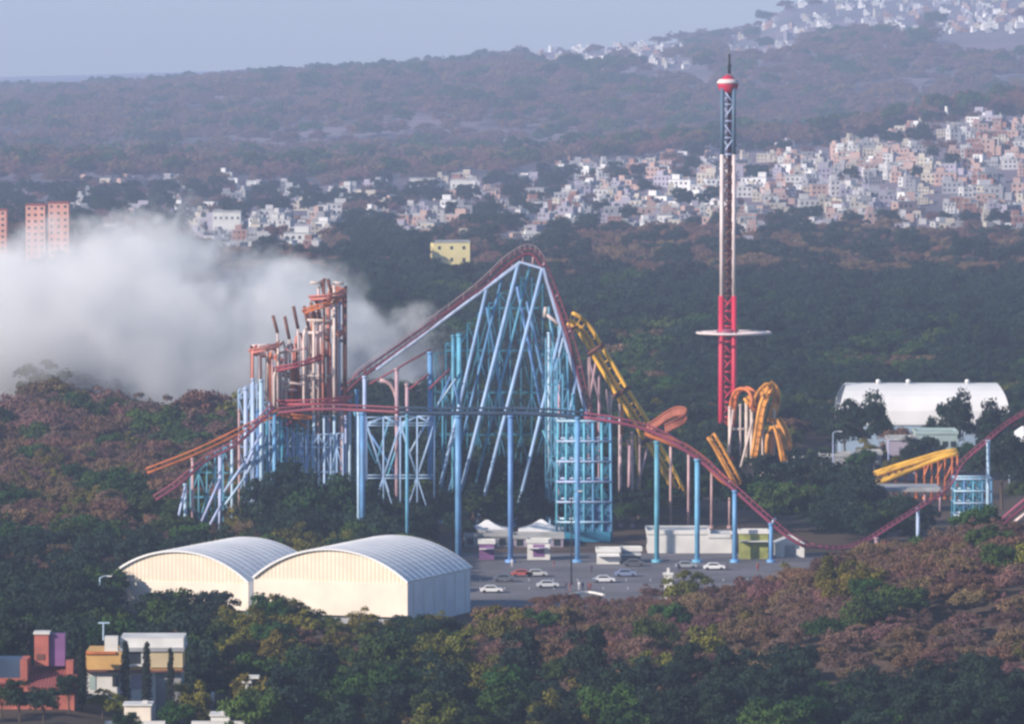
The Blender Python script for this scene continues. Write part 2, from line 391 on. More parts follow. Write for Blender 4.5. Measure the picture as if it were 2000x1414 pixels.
# slender cypress
cs = [(random.uniform(-.15, .15), random.uniform(-.15, .15), z) for z in np.linspace(.8, 11.3, 22)]; rs = [.3+.55*math.sin(math.pi*min(1, (z-.2)/12.2)**.6) for z in np.linspace(.8, 11.3, 22)]
PROTO['cypress'] = [(leaf_mesh('cypress_crown', L['cypress'], cs, rs, 130, .3, 1.5), trunk_mesh(3, 3, .15, .3, 3))]

KN = {'green': ('leafy_tree', 'bushy green tree'), 'dark': ('leafy_tree', 'dense dark green tree'), 'olive': ('leafy_tree', 'yellowish olive tree'),
      'brown': ('dry_tree', 'dry brown-leaved tree'), 'mauve': ('dry_tree', 'leafless reddish-brown tree'), 'cypress': ('cypress_tree', 'slim dark cypress')}
def tree(kind, i, x, y, s, label=None, group=None, z=None, sz=None):
    cm, tm = PROTO[kind][i % len(PROTO[kind])]; nm, _ = KN[kind]
    root = thing(nm, (x, y, gz(x, y) if z is None else z), label, 'tree', group)
    root.rotation_euler.z = random.uniform(0, 6.28); root.scale = (s, s, s*(sz or random.uniform(.85, 1.15)))
    c = bpy.data.objects.new('crown', cm); t = bpy.data.objects.new('trunk', tm)
    for o in (c, t): col.objects.link(o); o.parent = root
    return root
def species(px, py):
    """what grows where, by the look of the ground seen at that place"""
    r = random.random(); n1 = float(vnoise(px/90, py/50, 5)); n2 = float(vnoise(px/60, py/40, 9))
    if py > 1110:
        if px < 430 and py < 1195: return 'brown' if r < .45 else ('mauve' if r < .7 else 'dark')
        if px < 430: return 'dark' if r < .55 else ('green' if r < .8 else 'brown')
        lim = 1405-70*n1
        if px > 900 and py < lim+20*(px > 1100): return 'mauve' if r < .5 else ('brown' if r < .94 else ('olive' if r < .97 else 'green'))
        if 400 < px < 720 and py < 1395: return 'brown' if r < .65 else ('olive' if r < .9 else 'green')
        if 820 < px < 1010 and py < 1420 and n2 > .15: return 'olive'
        if px < 520: return 'olive' if r < .6 else 'green'
        if px > 1250: return 'dark' if r < .7 else ('brown' if r < .9 else 'green')
        return 'dark' if r < .42 else ('green' if r < .8 else ('olive' if r < .9 else 'brown'))
    if px < 520 and py > 700:
        if n1 > .8: return 'green'
        return 'mauve' if r < .38 else ('brown' if r < .88 else ('green' if r < .95 else 'olive'))
    if 500 <= px < 1120 and py > 840: return 'dark' if r < .8 else 'green'
    if px > 1120 and py > 820: return 'dark' if r < .55 else ('green' if r < .8 else ('brown' if r < .93 else 'olive'))
    if py > 700: return 'dark' if n1 > .45 else ('green' if r < .6 else 'brown')
    if py > 585: return 'dark' if r < .85 else 'green'
    if py > 470: return ('dark' if r < .8 else 'mauve') if 690 < px < 840 else ('brown' if r < .5 else ('mauve' if r < .85 else 'dark'))
    return 'dark' if r < .6 else 'mauve'
def region(px, py):
    lo = py > 1330
    if px < 150: return 'behind the salmon house' if py < 1380 else 'right in front of the salmon house'
    if px < 360: return 'behind the ochre house' if py < 1340 else 'below the ochre house'
    if px < 500: return 'between the ochre house and the halls' if not lo else 'by the white roof terrace'
    if px < 650: return 'before the left half of the nearer hall' if not lo else 'at the bottom below the meeting of the two halls'
    if px < 810: return 'before the right half of the nearer hall' if not lo else 'at the bottom below the nearer hall gable'
    if px < 940: return 'beside the blue side wall of the nearer hall' if not lo else 'at the bottom below the nearer hall side wall'
    if px < 1160: return 'on the upper slope below the lamp post' if py < 1250 else 'in the lower wood below the lamp post'
    if px < 1340: return 'on the upper slope below the white pillar' if py < 1250 else 'in the lower wood below the white pillar'
    if px < 1500: return 'on the upper slope below the last tall blue columns' if py < 1250 else 'in the lower wood below the last tall blue columns'
    return 'on the slope below the gabled shed' if py < 1250 else 'in the lower right wood'
# keep-out zones: (xmin,xmax,ymin,ymax)
KEEP = [(-15, 63, 1105, 1225), (-84, -56, 880, 916), (-62, -44, 893, 914), (-68, 0, 1052, 1116), (-68, -40, 868, 884), (-46,-38,868,884)]
def blocked(x, y, m=2.5): return any(a-m < x < b+m and c-m < y < d+m for a, b, c, d in KEEP)
pts = []
def scatter(y0, y1, sp, xf=1.08):
    y = y0
    while y < y1:
        hw = 1000/F*y*xf; x = -hw
        while x < hw:
            xx = x+random.uniform(-.42, .42)*sp; yy = y+random.uniform(-.42, .42)*sp
            if not blocked(xx, yy): pts.append((xx, yy, sp))
            x += sp
        y += sp*.9
scatter(862, 985, 7.2)
scatter(985, 1112, 6.3)
scatter(1112, 1240, 7.0)
near = []; wood = []
for x, y, sp in pts:
    z = gz(x, y); px, py = proj(x, y, z)
    if y > 1112 and -15 < x < 63 and y < 1245: continue
    if y > 1165 and x > 40 and (y < 1222 or px > 1800): continue
    kind = species(px, max(py, 1112) if px > 900 and y < 1170 else py)
    s = random.uniform(.72, 1.12)*(.82 if kind in ('brown', 'mauve') else 1)
    # view of the halls and the houses stays open
    if 220 < px < 940 and 1075 > y > 960: s *= .62 if not (300 < px < 480 or 500 < px < 610) else .95
    if y >= 1040 and -70 < x < -8 and y < 1056: s *= .75
    if 915 > y and px < 480: s *= .5
    if y < 1160 and px > 900: s *= .95
    if 900 < px < 1260 and y > 1055: s *= .6
    if 1260 <= px < 1600 and y > 1075: s *= .75
    (near if True else wood).append((kind, x, y, s, px, py))
near.sort(key=lambda t: t[2]); 
vis = [t for t in near if t[4] < 1620]; wood += [t[:4] for t in near if t[4] >= 1620]
cnt = {}
for q, (kind, x, y, s, px, py) in enumerate(vis):
    if q < 300 and y < 1110:
        rg = region(px, py); lab = '%s%s %s' % ('small ' if s < .68 else ('large ' if s > .95 else ''), KN[kind][1], rg)
        tree(kind, q, x, y, s, lab, 'trees '+rg+' '+kind)
    else: wood.append((kind, x, y, s))
sets = {}
for o in list(col.objects):
    if o.get('category') == 'tree': sets.setdefault(o['label'], []).append(o)
ORD = {2: ['left one', 'right one'], 3: ['leftmost', 'middle one', 'rightmost'], 4: ['leftmost', 'second from left', 'second from right', 'rightmost'],
       5: ['leftmost', 'second from left', 'middle one', 'second from right', 'rightmost']}
for lab, os_ in sets.items():
    os_.sort(key=lambda o: o.location.x/o.location.y)
    rows = [os_]
    if 5 < len(os_) <= 10:
        d = sorted(os_, key=lambda o: o.location.y); h = len(d)//2; rows = [d[:h], d[h:]]
    for ri, rw in enumerate(rows):
        rw.sort(key=lambda o: o.location.x/o.location.y)
        if len(rw) not in ORD: continue
        for o, w_ in zip(rw, ORD[len(rw)]):
            nl = lab.replace('dense dark green', 'dark').replace('leafless reddish-brown', 'bare reddish')+', '+(('nearer row ' if ri == 0 else 'farther row ') if len(rows) > 1 else '')+w_
            if len(nl.split()) <= 16: o['label'] = nl
# farther woods: one mass
def wpts(y0, y1, sp, jit=.45, xf=1.1):
    y = y0
    while y < y1:
        hw = 1000/F*y*xf; x = -hw
        while x < hw:
            yield x+random.uniform(-jit, jit)*sp, y+random.uniform(-jit, jit)*sp
            x += sp
        y += sp
CLEAR = [(-8, 62, 1225, 1262), (4, 26, 1225, 1275), (84, 108, 1225, 1300), (45, 110, 1292, 1420), (28, 50, 1225, 1300)]
for x, y in wpts(1240, 1900, 8.5):
    px, py = proj(x, y, 0)
    if any(a < x < b and c < y < d for a, b, c, d in CLEAR): continue
    if 1550 < px and 1440 < y < 1560: continue
    if px < 540 and y > 1588+25*float(vnoise(px/60, 0, 4)) and not (70 < px < 240 and 1640 < y < 1720): continue
    kind = species(px, py); s = random.uniform(.65, 1.15)
    if px < 540 and y > 1500: s *= random.uniform(.9, 1.7)
    if 500 < px < 1080 and py > 880: s *= 1.2 if py < 1030 or px < 700 else .8
    if px > 1700 and y < 1330: s *= .55
    if 1400 < px < 1560 and 1340 < y < 1450: s *= .6
    if 1450 < px < 1700 and 1262 < y < 1330: s *= 1.2
    wood.append((kind, x, y, s))
for x, y in wpts(1900, 3300, 13):
    if shades_house(x, y) and y > 2500: continue
    px, py = proj(x, y, 0); kind = species(px, py)
    if px < 560 and y < 2500: continue
    wood.append((kind, x, y, random.uniform(1., 1.7)))
for x, y in wpts(3300, 4450, 24):
    px, py = proj(x, y, gz(x, y))
    if shades_house(x, y) or (px < 1050 and y > 4150+250*float(vnoise(px/80, 0, 3))): continue
    kind = species(px, py); wood.append((kind, x, y, random.uniform(.9, 1.5)))
for x, y in wpts(4330, 8600, 25):
    if y < 4550 and x > 0: continue
    if shades_house(x, y) or (float(vnoise(x/160, y/260, 12)) < .3 and random.random() < .6): continue
    wood.append((random.choice(['mauve', 'mauve', 'mauve', 'brown', 'brown', 'mauve', 'green']), x, y, random.uniform(1.6, 2.9)))
kinds = ['brown', 'dark', 'green', 'mauve', 'olive']
pc = bpy.data.collections.new('tree_models'); order = []
for kd in kinds:
    for i, (cm, tm) in enumerate(PROTO[kd][:2]):
        o = bpy.data.objects.new('%s_%d' % (kd, i), cm); pc.objects.link(o); order.append(o.name)
order_sorted = sorted(order)
P = np.array([(x, y, gz(x, y)) for _, x, y, _ in wood])
me = bpy.data.meshes.new('woodland'); me.vertices.add(len(P)); me.vertices.foreach_set('co', P.astype(np.float32).ravel())
ai = me.attributes.new('idx', 'INT', 'POINT'); ai.data.foreach_set('value', [order_sorted.index('%s_%d' % (k_, random.randrange(2))) for k_, *_ in wood])
as_ = me.attributes.new('scl', 'FLOAT', 'POINT'); as_.data.foreach_set('value', [w[3] for w in wood])
ar = me.attributes.new('rot', 'FLOAT_VECTOR', 'POINT'); ar.data.foreach_set('vector', np.stack([np.zeros(len(P)), np.zeros(len(P)), rng.uniform(0, 6.28, len(P))], 1).ravel())
wo = bpy.data.objects.new('woodland', me); col.objects.link(wo)
tag(wo, 'mixed brown and dark green woodland around and behind the rides', 'woodland', kind='stuff')
g = bpy.data.node_groups.new('woodland_nodes', 'GeometryNodeTree')
g.interface.new_socket('Geometry', in_out='INPUT', socket_type='NodeSocketGeometry'); g.interface.new_socket('Geometry', in_out='OUTPUT', socket_type='NodeSocketGeometry')
gi = g.nodes.new('NodeGroupInput'); go = g.nodes.new('NodeGroupOutput'); ip = g.nodes.new('GeometryNodeInstanceOnPoints'); ci = g.nodes.new('GeometryNodeCollectionInfo')
ci.inputs[0].default_value = pc; ci.inputs['Separate Children'].default_value = True; ci.inputs['Reset Children'].default_value = True
def na(nm, dt):
    n = g.nodes.new('GeometryNodeInputNamedAttribute'); n.data_type = dt; n.inputs[0].default_value = nm; return n.outputs[0]
g.links.new(gi.outputs[0], ip.inputs['Points']); g.links.new(ci.outputs[0], ip.inputs['Instance']); ip.inputs['Pick Instance'].default_value = True
g.links.new(na('idx', 'INT'), ip.inputs['Instance Index']); g.links.new(na('scl', 'FLOAT'), ip.inputs['Scale'])
er = g.nodes.new('FunctionNodeEulerToRotation'); g.links.new(na('rot', 'FLOAT_VECTOR'), er.inputs[0]); g.links.new(er.outputs[0], ip.inputs['Rotation'])
g.links.new(ip.outputs[0], go.inputs[0])
md = wo.modifiers.new('woodland', 'NODES'); md.node_group = g

far = MB(); farm = [hm_ for hm_ in []]
fmats = []; fidx = {}
for nm, c, _ in CW:
    fidx[nm] = len(fmats); fmats.append(principled('far_'+nm.replace(' ', '_'), c, .85, .15, .1))
gl_i = len(fmats); fmats.append(M['glass']); rf_i = len(fmats); fmats.append(M['greyroof'])
for q, (y, x, z, plc, cw, px) in enumerate(hs):
    i = random.randrange(10); rot = -.25+.9*(float(vnoise(x/90, y/120, 31))-.5)+random.choice([0, 0, 0, .5]); s = random.uniform(.7, 1.25) if y < 6000 else random.uniform(.7, 1.1)
    if q < 300:
        o = bpy.data.objects.new('hillside_house', HD[i]); col.objects.link(o)
        o.location = (x, y, z); o.rotation_euler.z = rot; o.scale = (s, s, s*random.uniform(.8, 1.1)); o.color = (*cw[1], 1)
        tag(o, 'small %s flat-roofed house %s' % (cw[0], plc), 'house', 'houses %s, %s' % (plc, cw[0]))
    else:
        mb = HM[i]; ca, sa = math.cos(rot)*s, math.sin(rot)*s; o0 = len(far.v)
        far.v += [(x+v[0]*ca-v[1]*sa, y+v[0]*sa+v[1]*ca, z+v[2]*s) for v in mb.v]
        far.f += [tuple(k_+o0 for k_ in f) for f in mb.f]; far.mi += [fidx[cw[0]] if m_ == 0 else (gl_i if m_ == 1 else rf_i) for m_ in mb.mi]
fo = far.build('distant_town', fmats); tag(fo, 'mass of pale little houses covering the far hillsides and ridge', 'town', kind='stuff')

# named larger buildings
def block(name, px0, px1, ytop, Y, depth, label, cat, wall, storeys, cols_, roof='greyroof', ang=0, group=None, base=None, ww=1.3, wh=1.3, par=.5, glass='glass', left=True):
    a = W(px0, ytop, Y); b = W(px1, ytop, Y); w = b.x-a.x; cx = (a.x+b.x)/2; cy_ = Y+depth/2; z1 = a.z
    z0 = gz(cx, Y) if base is None else base
    t = thing(name, (cx, cy_, z0), label, cat, group)
    h = z1-z0
    MB().box((cx, cy_, z0+h/2-.5), (w, depth, h+1), ang).build('wall', M[wall], t)
    mb = MB().box((cx, cy_, z1+.15), (w+.5, depth+.5, .3), ang)
    for sx, sy, dx, dy in ((0, -1, w+.5, .25), (0, 1, w+.5, .25), (-1, 0, .25, depth), (1, 0, .25, depth)):
        ox, oy = sx*(w/2+.12), sy*(depth/2+.12); ca, sa = math.cos(ang), math.sin(ang)
        mb.box((cx+ox*ca-oy*sa, cy_+ox*sa+oy*ca, z1+.3+par/2), (dx, dy, par), ang)
    mb.build('roof', M[roof], t)
    sh = h/max(1, storeys); ca, sa = math.cos(ang), math.sin(ang)
    for s_ in range(storeys):
        for k_ in range(cols_):
            ox = -w/2+(k_+.5)*w/cols_; oy = -depth/2-.02
            wn = MB().box((cx+ox*ca-oy*sa, cy_+ox*sa+oy*ca, z0+(s_+.55)*sh), (ww, .16, wh), ang).build('window', M[glass], t)
        if left:
            ox = -w/2-.02; oy = 0
            MB().box((cx+ox*ca-oy*sa, cy_+ox*sa+oy*ca, z0+(s_+.55)*sh), (.16, ww*1.2, wh), ang).build('window', M[glass], t)
    return t
for (a, b, tp, lb) in ((50, 88, 402, 'pink apartment tower above the smoke, left half of the pair'), (94, 134, 398, 'pink apartment tower above the smoke, right half of the pair'), (-30, 12, 412, 'pink apartment tower cut by the left edge above the smoke')):
    block('apartment_tower', a, b, tp, 2900, 10, lb, 'apartment tower', 'pinkwall', 9, 3, 'redroof', group='pink apartment towers', ww=1.2, wh=1.1)
block('yellow_block', 843, 915, 474, 2860, 12, 'large pale yellow block standing among houses behind the coaster crest', 'building', 'yelblock', 2, 3, ang=.12, wh=1.5)
block('cream_block', 1590, 1637, 330, 4300, 12, 'square cream building with a white left edge on the right hillside', 'building', 'yelblock', 2, 2, ang=.1)
block('peach_block', 1310, 1402, 408, 3500, 14, 'long peach building just left of the ride tower on the hillside', 'building', 'pinkwall', 2, 6)
block('blue_warehouse', 1440, 1488, 412, 3550, 16, 'blue-grey warehouse just right of the ride tower on the hillside', 'warehouse', 'lilac', 1, 3)
block('long_white_shed', 215, 265, 447, 3350, 8, 'long low white shed right of the pink towers', 'shed', 'whitewall', 1, 4)
block('long_white_shed', 880, 932, 352, 4300, 8, 'long low white shed on the slope high above the coaster crest', 'shed', 'whitewall', 1, 4)
block('long_white_shed', 800, 850, 350, 4400, 8, 'small low white shed left of the longer shed on the slope', 'shed', 'whitewall', 1, 3)
block('grey_block', 415, 470, 415, 3300, 10, 'pale grey wide block among trees above the smoke', 'building', 'whitewall', 2, 5)
mast = MB().tube([Vector((W(1851, 270, 4500).x, 4500, gz(W(1851, 270, 4500).x, 4500))), W(1848, 208, 4500)], 1.6, 10, r2=1.1)
mo = mast.build('white_chimney', M['whitewall'], None, True); tag(mo, 'tall slim white chimney standing out above the houses at the right', 'chimney')

# ------------------------------------------------------------------ red and blue steel coaster
YL = 1300; YB = 1200; YC = 1235
c1 = thing('steel_roller_coaster', (W(1000, 800, YB).x, YB, 0), 'huge steel roller coaster with peaked lift hill, red track and light blue columns', 'roller coaster')
lift = [W(x, y, YL) for x, y in ((655, 772), (690, 738), (712, 720), (780, 672), (850, 622), (930, 562), (980, 514), (1005, 496), (1025, 486), (1045, 489), (1062, 508), (1082, 552), (1108, 622), (1132, 700), (1150, 780), (1170, 850))]
track('lift_track', lift, M['maroon'], c1, 1.5, .17, .38, 1.1)
hr = MB()
lp = smoothpath([p+Vector((0, -1.3, .9)) for p in lift[1:11]], 3)
hr.tube(lp, .07, 4)
for p in lp: hr.tube([p-Vector((0, 0, 1.2)), p], .05, 4)
hr.build('handrail', M['pink'], c1)
MB().tube([W(735, 722, YL), W(1016, 513, YL), W(1061, 525, YL), W(1144, 800, YL), W(1152, 870, YL)], .43, 10).build('hill_chord', M['pale'], c1, True)
MB().tube([W(690, 736, YL+3), W(1018, 509, YL+3)], .2, 8).build('rear_chord', M['maroon'], c1, True)
MB().tube([W(722, 750, YL-2), W(842, 682, YL-2)], .22, 8).build('lower_chord', M['maroon'], c1, True)
for x in (712, 745, 782, 815, 850, 880, 905, 930, 955, 980, 1000):
    yt = np.interp(x, [690, 712, 850, 930, 980, 1005], [738, 720, 622, 562, 514, 496])+10; yb = np.interp(x, [735, 1016], [722, 513])
    bar(c1, W(x, yb, YL), W(x, yt, YL), .2, 'maroon' if x < 900 else 'pink', 'strut')
for (a, b) in (((1022, 515), (1020, 492)), ((1040, 520), (1042, 494)), ((1058, 524), (1064, 512)), ((1078, 585), (1092, 575)), ((1100, 655), (1116, 645)), ((1120, 722), (1138, 715))):
    bar(c1, W(*a, YL), W(*b, YL), .2, 'pink', 'strut')
def leg(tx, ty, sl, Yt, Yb, r=.42, mat='pale', ym=None):
    t = W(tx, ty, Yt); yb = proj(0, Yb, 0)[1]; b = W(tx+sl*(yb-ty), yb, Yb); b.z = -.3
    mb = MB().tube([t, b], r, 10, r2=r*1.05); mb.tube([b, b+Vector((0, 0, .9))], r*2, 10)
    return mb.build('leg', M[mat], c1, True)
leg(950, 566, -.236, YL, 1288, .36, 'legblue'); leg(1012, 517, -.254, YL, 1290, .4, 'legblue'); leg(1059, 526, -.256, YL, 1290, .4, 'legblue')
leg(1097, 640, -.245, YL, 1290, .38, 'legblue'); leg(1125, 740, -.18, YL, 1292, .34, 'legblue'); leg(980, 545, -.25, YL+4, 1300, .26, 'blue'); leg(1035, 520, -.25, YL+4, 1300, .26, 'blue')
leg(950, 600, .17, YL+2, 1330, .34, 'blue'); leg(1010, 560, .2, YL+2, 1330, .34, 'blue'); leg(1030, 590, .215, YL+2, 1330, .36, 'blue'); leg(1072, 600, .12, YL+2, 1325, .34, 'blue')
leg(1090, 600, .04, YL+2, 1325, .3, 'blue')
bar(c1, W(1064, 612, YL), W(1100, 640, YL), .35, 'whitepink'); bar(c1, W(1063, 620, YL), W(1066, 600, YL), .5, 'whitepink')
for px, yt, Y, r, mt in ((668, 765, 1260, .35, 'pink'), (683, 775, 1260, .3, 'pale'), (697, 762, 1262, .35, 'blue'), (712, 735, 1270, .4, 'pale'),
        (775, 720, 1290, .42, 'pink'), (795, 750, 1290, .4, 'pink'), (840, 688, 1295, .55, 'blue'), (885, 655, 1296, .38, 'blue'), (897, 654, 1296, .5, 'blue'),
        (865, 740, 1300, .25, 'teal'), (1072, 650, 1296, .3, 'pale'), (1092, 745, 1296, .28, 'pink'), (1108, 690, 1300, .3, 'blue'), (1118, 770, 1296, .28, 'blue'), (1136, 800, 1290, .3, 'blue'), (1085, 700, 1300, .28, 'blue')):
    column(c1, px, yt, Y, r, mt)
for a, b, mt in (((690, 800), (735, 905), 'blue'), ((725, 850), (772, 925), 'blue'), ((762, 815), (735, 905), 'blue'), ((800, 800), (757, 930), 'blue'), ((838, 815), (800, 885), 'pale'), ((838, 760), (880, 720), 'maroon'),
        ((800, 760), (838, 730), 'maroon'), ((855, 790), (890, 740), 'pale'), ((880, 735), (852, 800), 'blue'), ((885, 745), (897, 790), 'blue'), ((870, 900), (895, 830), 'pale'), ((1072, 780), (1100, 660), 'pale'), ((1060, 840), (1085, 900), 'blue')):
    bar(c1, W(*a, 1294), W(*b, 1294), .24, mt)
def trestle(name, env, Y, step, zlev, mt, r=.15, dep=5, bot=0.0):
    """dense braced bents: env = [(px, ytop)...]"""
    xs_ = np.arange(env[0][0], env[-1][0]+1, step); ex = [e[0] for e in env]; ey = [e[1] for e in env]
    for lay, yy in enumerate((Y, Y+dep)):
        prev = None; mb = MB()
        for q_, x in enumerate(xs_):
            t = W(x, float(np.interp(x, ex, ey)), yy); mb.tube([(t.x, yy, bot), t], r, 6)
            if prev is not None:
                z = bot; q2 = q_
                top = min(prev.z, t.z)
                while z < top-1:
                    z2 = min(z+zlev, top)
                    mb.tube([(prev.x, yy, z), (t.x, yy, z2)] if q2 % 2 else [(t.x, yy, z), (prev.x, yy, z2)], r*.6, 5)
                    mb.tube([(prev.x, yy, z2), (t.x, yy, z2)], r*.6, 5)
                    z = z2; q2 += 1
            prev = t
        mb.build(name, M[mt if lay == 0 else ('legblue' if 'left' in name or 'low' in name else 'teal')], c1, True)
trestle('peak_trestle', [(850, 690), (925, 620), (1012, 540), (1056, 545), (1095, 650), (1130, 770)], 1312, 21, 9, 'teal', .15)
trestle('low_trestle', [(716, 815), (850, 812)], 1280, 33, 11, 'legblue', .2, 9)
trestle('right_trestle', [(1066, 660), (1088, 700), (1130, 815)], 1288, 11, 5, 'blue', .16)
trestle('left_trestle', [(466, 760), (500, 745), (535, 800), (566, 840), (600, 850), (680, 845)], 1240, 12, 5, 'legblue', .16, 4)
trestle('stepped_trestle', [(372, 915), (420, 880), (466, 850)], 1238, 16, 5, 'blue', .16, 3)
# arch brace near the left end of the lift
MB().tube(smoothpath([W(742, 742, 1292), W(762, 750, 1292), (W(774, 775, 1292)), W(776, 800, 1292)], 1), .4, 8).build('curved_brace', M['pink'], c1, True)
# level turn and long descent
tb = [W(x, y, Y) for x, y, Y in ((545, 797, 1225), (620, 790, 1215), (700, 792, 1205), (780, 796, YB), (850, 797, YB), (1000, 797, YB), (1080, 800, YB), (1140, 806, YB), (1200, 815, YB), (1270, 832, YB), (1330, 863, YB),
      (1390, 906, YB), (1440, 950, YB), (1500, 1004, YB), (1545, 1042, YB), (1578, 1060, YB), (1640, 1066, YB+4), (1690, 1053, YB+8), (1745, 1020, YB+14), (1800, 985, YB+20), (1850, 950, YB+26), (1880, 900, YB+32), (1925, 860, YB+36), (1965, 826, YB+40), (2015, 795, YB+44))]
def sub(a, b): return [p for p in tb[a:b]]
track('red_level_track', sub(0, 4), M['maroon'], c1, 1.3, .15, .34, .9)
track('dark_level_track', sub(3, 8), M['navy'], c1, 1.4, .2, .45, 1.0)
track('descending_track', sub(7, 16), M['magenta'], c1, 1.3, .15, .34, .9)
track('rising_track', sub(15, 25), M['magenta'], c1, 1.1, .1, .16, .6)
for px, yt, r, mt in ((708, 806, .5, 'blue'), (700, 806, .3, 'pale'), (795, 810, .34, 'blue'), (895, 812, .62, 'blue'), (997, 812, .52, 'blue'), (1128, 815, .5, 'blue'), (1283, 862, .5, 'blue'), (1362, 897, .52, 'blue'), (1435, 958, .45, 'blue'), (1506, 1022, .42, 'blue')):
    column(c1, px, yt, YB, r, mt)
column(c1, 1712, 1050, 1208, .42, 'pink'); column(c1, 1793, 992, 1220, .38, 'pale'); column(c1, 1930, 860, 1236, .38, 'pale')
bar(c1, W(1505, 1025, YB), W(1515, 1012, YB), .3, 'pale')
# left end: columns and two tracks running down to the left
track('orange_outer_track', [W(x, y, YC) for x, y in ((545, 800), (510, 815), (470, 834), (440, 850), (380, 878), (330, 898), (285, 915))], M['orange'], c1, 1.3, .16, .3, .9)
track('red_inner_track', [W(x, y, YC-4) for x, y in ((530, 790), (490, 830), (455, 862), (405, 888), (375, 912), (340, 942), (300, 968))], M['magenta'], c1, 1.3, .14, .3, .9)
for px, yt, r, mt in ((362, 945, .38, 'pale'), (376, 895, .3, 'pink'), (430, 888, .42, 'pale'), (453, 868, .3, 'pale'), (467, 800, .28, 'pink'), (480, 758, .45, 'pale'), (494, 740, .35, 'pale'), (510, 742, .42, 'pale'), (522, 800, .3, 'teal'), (536, 805, .42, 'blue'), (551, 835, .3, 'teal'), (503, 800, .28, 'blue')):
    column(c1, px, yt, YC, r, mt)
for a, b in (((362, 950), (346, 1022)), ((430, 935), (394, 1018)), ((432, 985), (410, 1025)), ((480, 900), (438, 960)), ((480, 930), (440, 985)), ((510, 845), (482, 905)), ((510, 870), (482, 925))):
    bar(c1, W(*a, YC-1), W(*b, YC-3), .28, 'pale')

# ------------------------------------------------------------------ red spiral coaster at the left
YS = 1245
c2 = thing('spiral_roller_coaster', (W(610, 800, YS).x, YS, 0), 'red-brown and chalky white coaster of narrow upright loops stepping up to the right', 'roller coaster')
def ring(cx, cy, rx, ry, a0, a1, rise, n=26):
    c = W(cx, cy, YS); s = YS/F; out = []
    for i in range(n+1):
        t = i/n; a = math.radians(a0+(a1-a0)*t); out.append(c+Vector((rx*s*math.cos(a), ry*math.sin(a), rise*s*t)))
    return out
track('lower_spiral_track', ring(612, 792, 72, 9, -20, 520, 30), M['redtrack'], c2, 1.2, .16, .28, .8)
track('middle_spiral_track', ring(585, 755, 48, 8, 0, 400, 75), M['redtrack'], c2, 1.1, .14, .24, .7)
track('stacked_loop_track', ring(520, 705, 30, 7, 0, 360, 40), M['salmon'], c2, 1.0, .14, .24, .6)
track('top_loop_track', ring(640, 590, 32, 7, 0, 400, 25), M['salmon'], c2, 1.1, .15, .28, .7)
track('upper_spiral_track', ring(632, 650, 36, 7, -30, 420, 90), M['orange'], c2, 1.1, .13, .22, .7)
track('front_dip_track', ring(580, 800, 36, 6, 180, 360, -12), M['orange'], c2, 1.1, .15, .26, .7)
for px, yt, r, mt in ((491, 676, .36, 'brown'), (506, 676, .38, 'whitepink'), (521, 672, .36, 'whitepink'), (532, 680, .28, 'pink'), (545, 690, .3, 'redtrack'), (560, 700, .28, 'pink'), (580, 672, .42, 'brown'), (592, 668, .3, 'whitepink'), (601, 640, .4, 'whitepink'),
        (613, 630, .42, 'whitepink'), (622, 560, .35, 'whitepink'), (633, 545, .36, 'brown'), (643, 548, .38, 'whitepink'), (653, 560, .42, 'whitepink'), (663, 590, .36, 'pale'), (675, 560, .4, 'brown'), (570, 720, .24, 'whitepink'), (640, 700, .32, 'brown')):
    yy = YS+random.uniform(-5, 5); t_ = W(px, yt, yy); m_ = W(px, 812, yy)
    MB().tube([m_, t_], r*.72, 8).tube([t_-Vector((0, 0, .3)), t_+Vector((0, 0, .1))], r*.95, 8).build('support_column', M[mt], c2, True)
    column(c2, px, 812, yy, r*.7, 'blue' if px < 600 else ('pale' if random.random() < .5 else 'pink'))
for q_, (px, yt) in enumerate(((500, 676), (516, 674), (534, 682), (550, 668), (566, 672), (584, 652), (600, 640), (616, 612), (632, 586), (648, 566), (664, 572), (542, 720), (576, 712), (606, 690), (638, 660))):
    z_ = YS+((q_*37) % 11)-5; hw_ = 6.5
    pts_ = [W(px-hw_, 806, z_), W(px-hw_, (yt+806)/2, z_), W(px-hw_, yt+16, z_), W(px-hw_*.5, yt+3, z_+.5), W(px+hw_*.3, yt, z_+1), W(px+hw_, yt+12, z_+1.5), W(px+hw_*1.2, (yt+806)/2, z_+2), W(px+hw_*1.3, 800, z_+2)]
    MB().tube(smoothpath(pts_, 1.5), .27, 7).tube([p+Vector((0, 1.1, 0)) for p in smoothpath(pts_, 1.5)], .2, 6).build('upright_loop', M[('salmon', 'whitepink', 'orange', 'whitepink', 'salmon')[q_ % 5]], c2, True)
for px, yt, ln in ((533, 616, 34), (556, 618, 44), (573, 598, 44), (594, 598, 44), (607, 590, 36), (617, 588, 36), (627, 548, 40), (640, 545, 36)):
    bar(c2, W(px, yt, YS-2), W(px+9, yt+ln, YS-2), .34, 'brown', 'leaning_post')
    bar(c2, W(px+9, yt+ln, YS-2), W(px+11, yt+ln+80, YS-2), .24, 'whitepink', 'leaning_post')
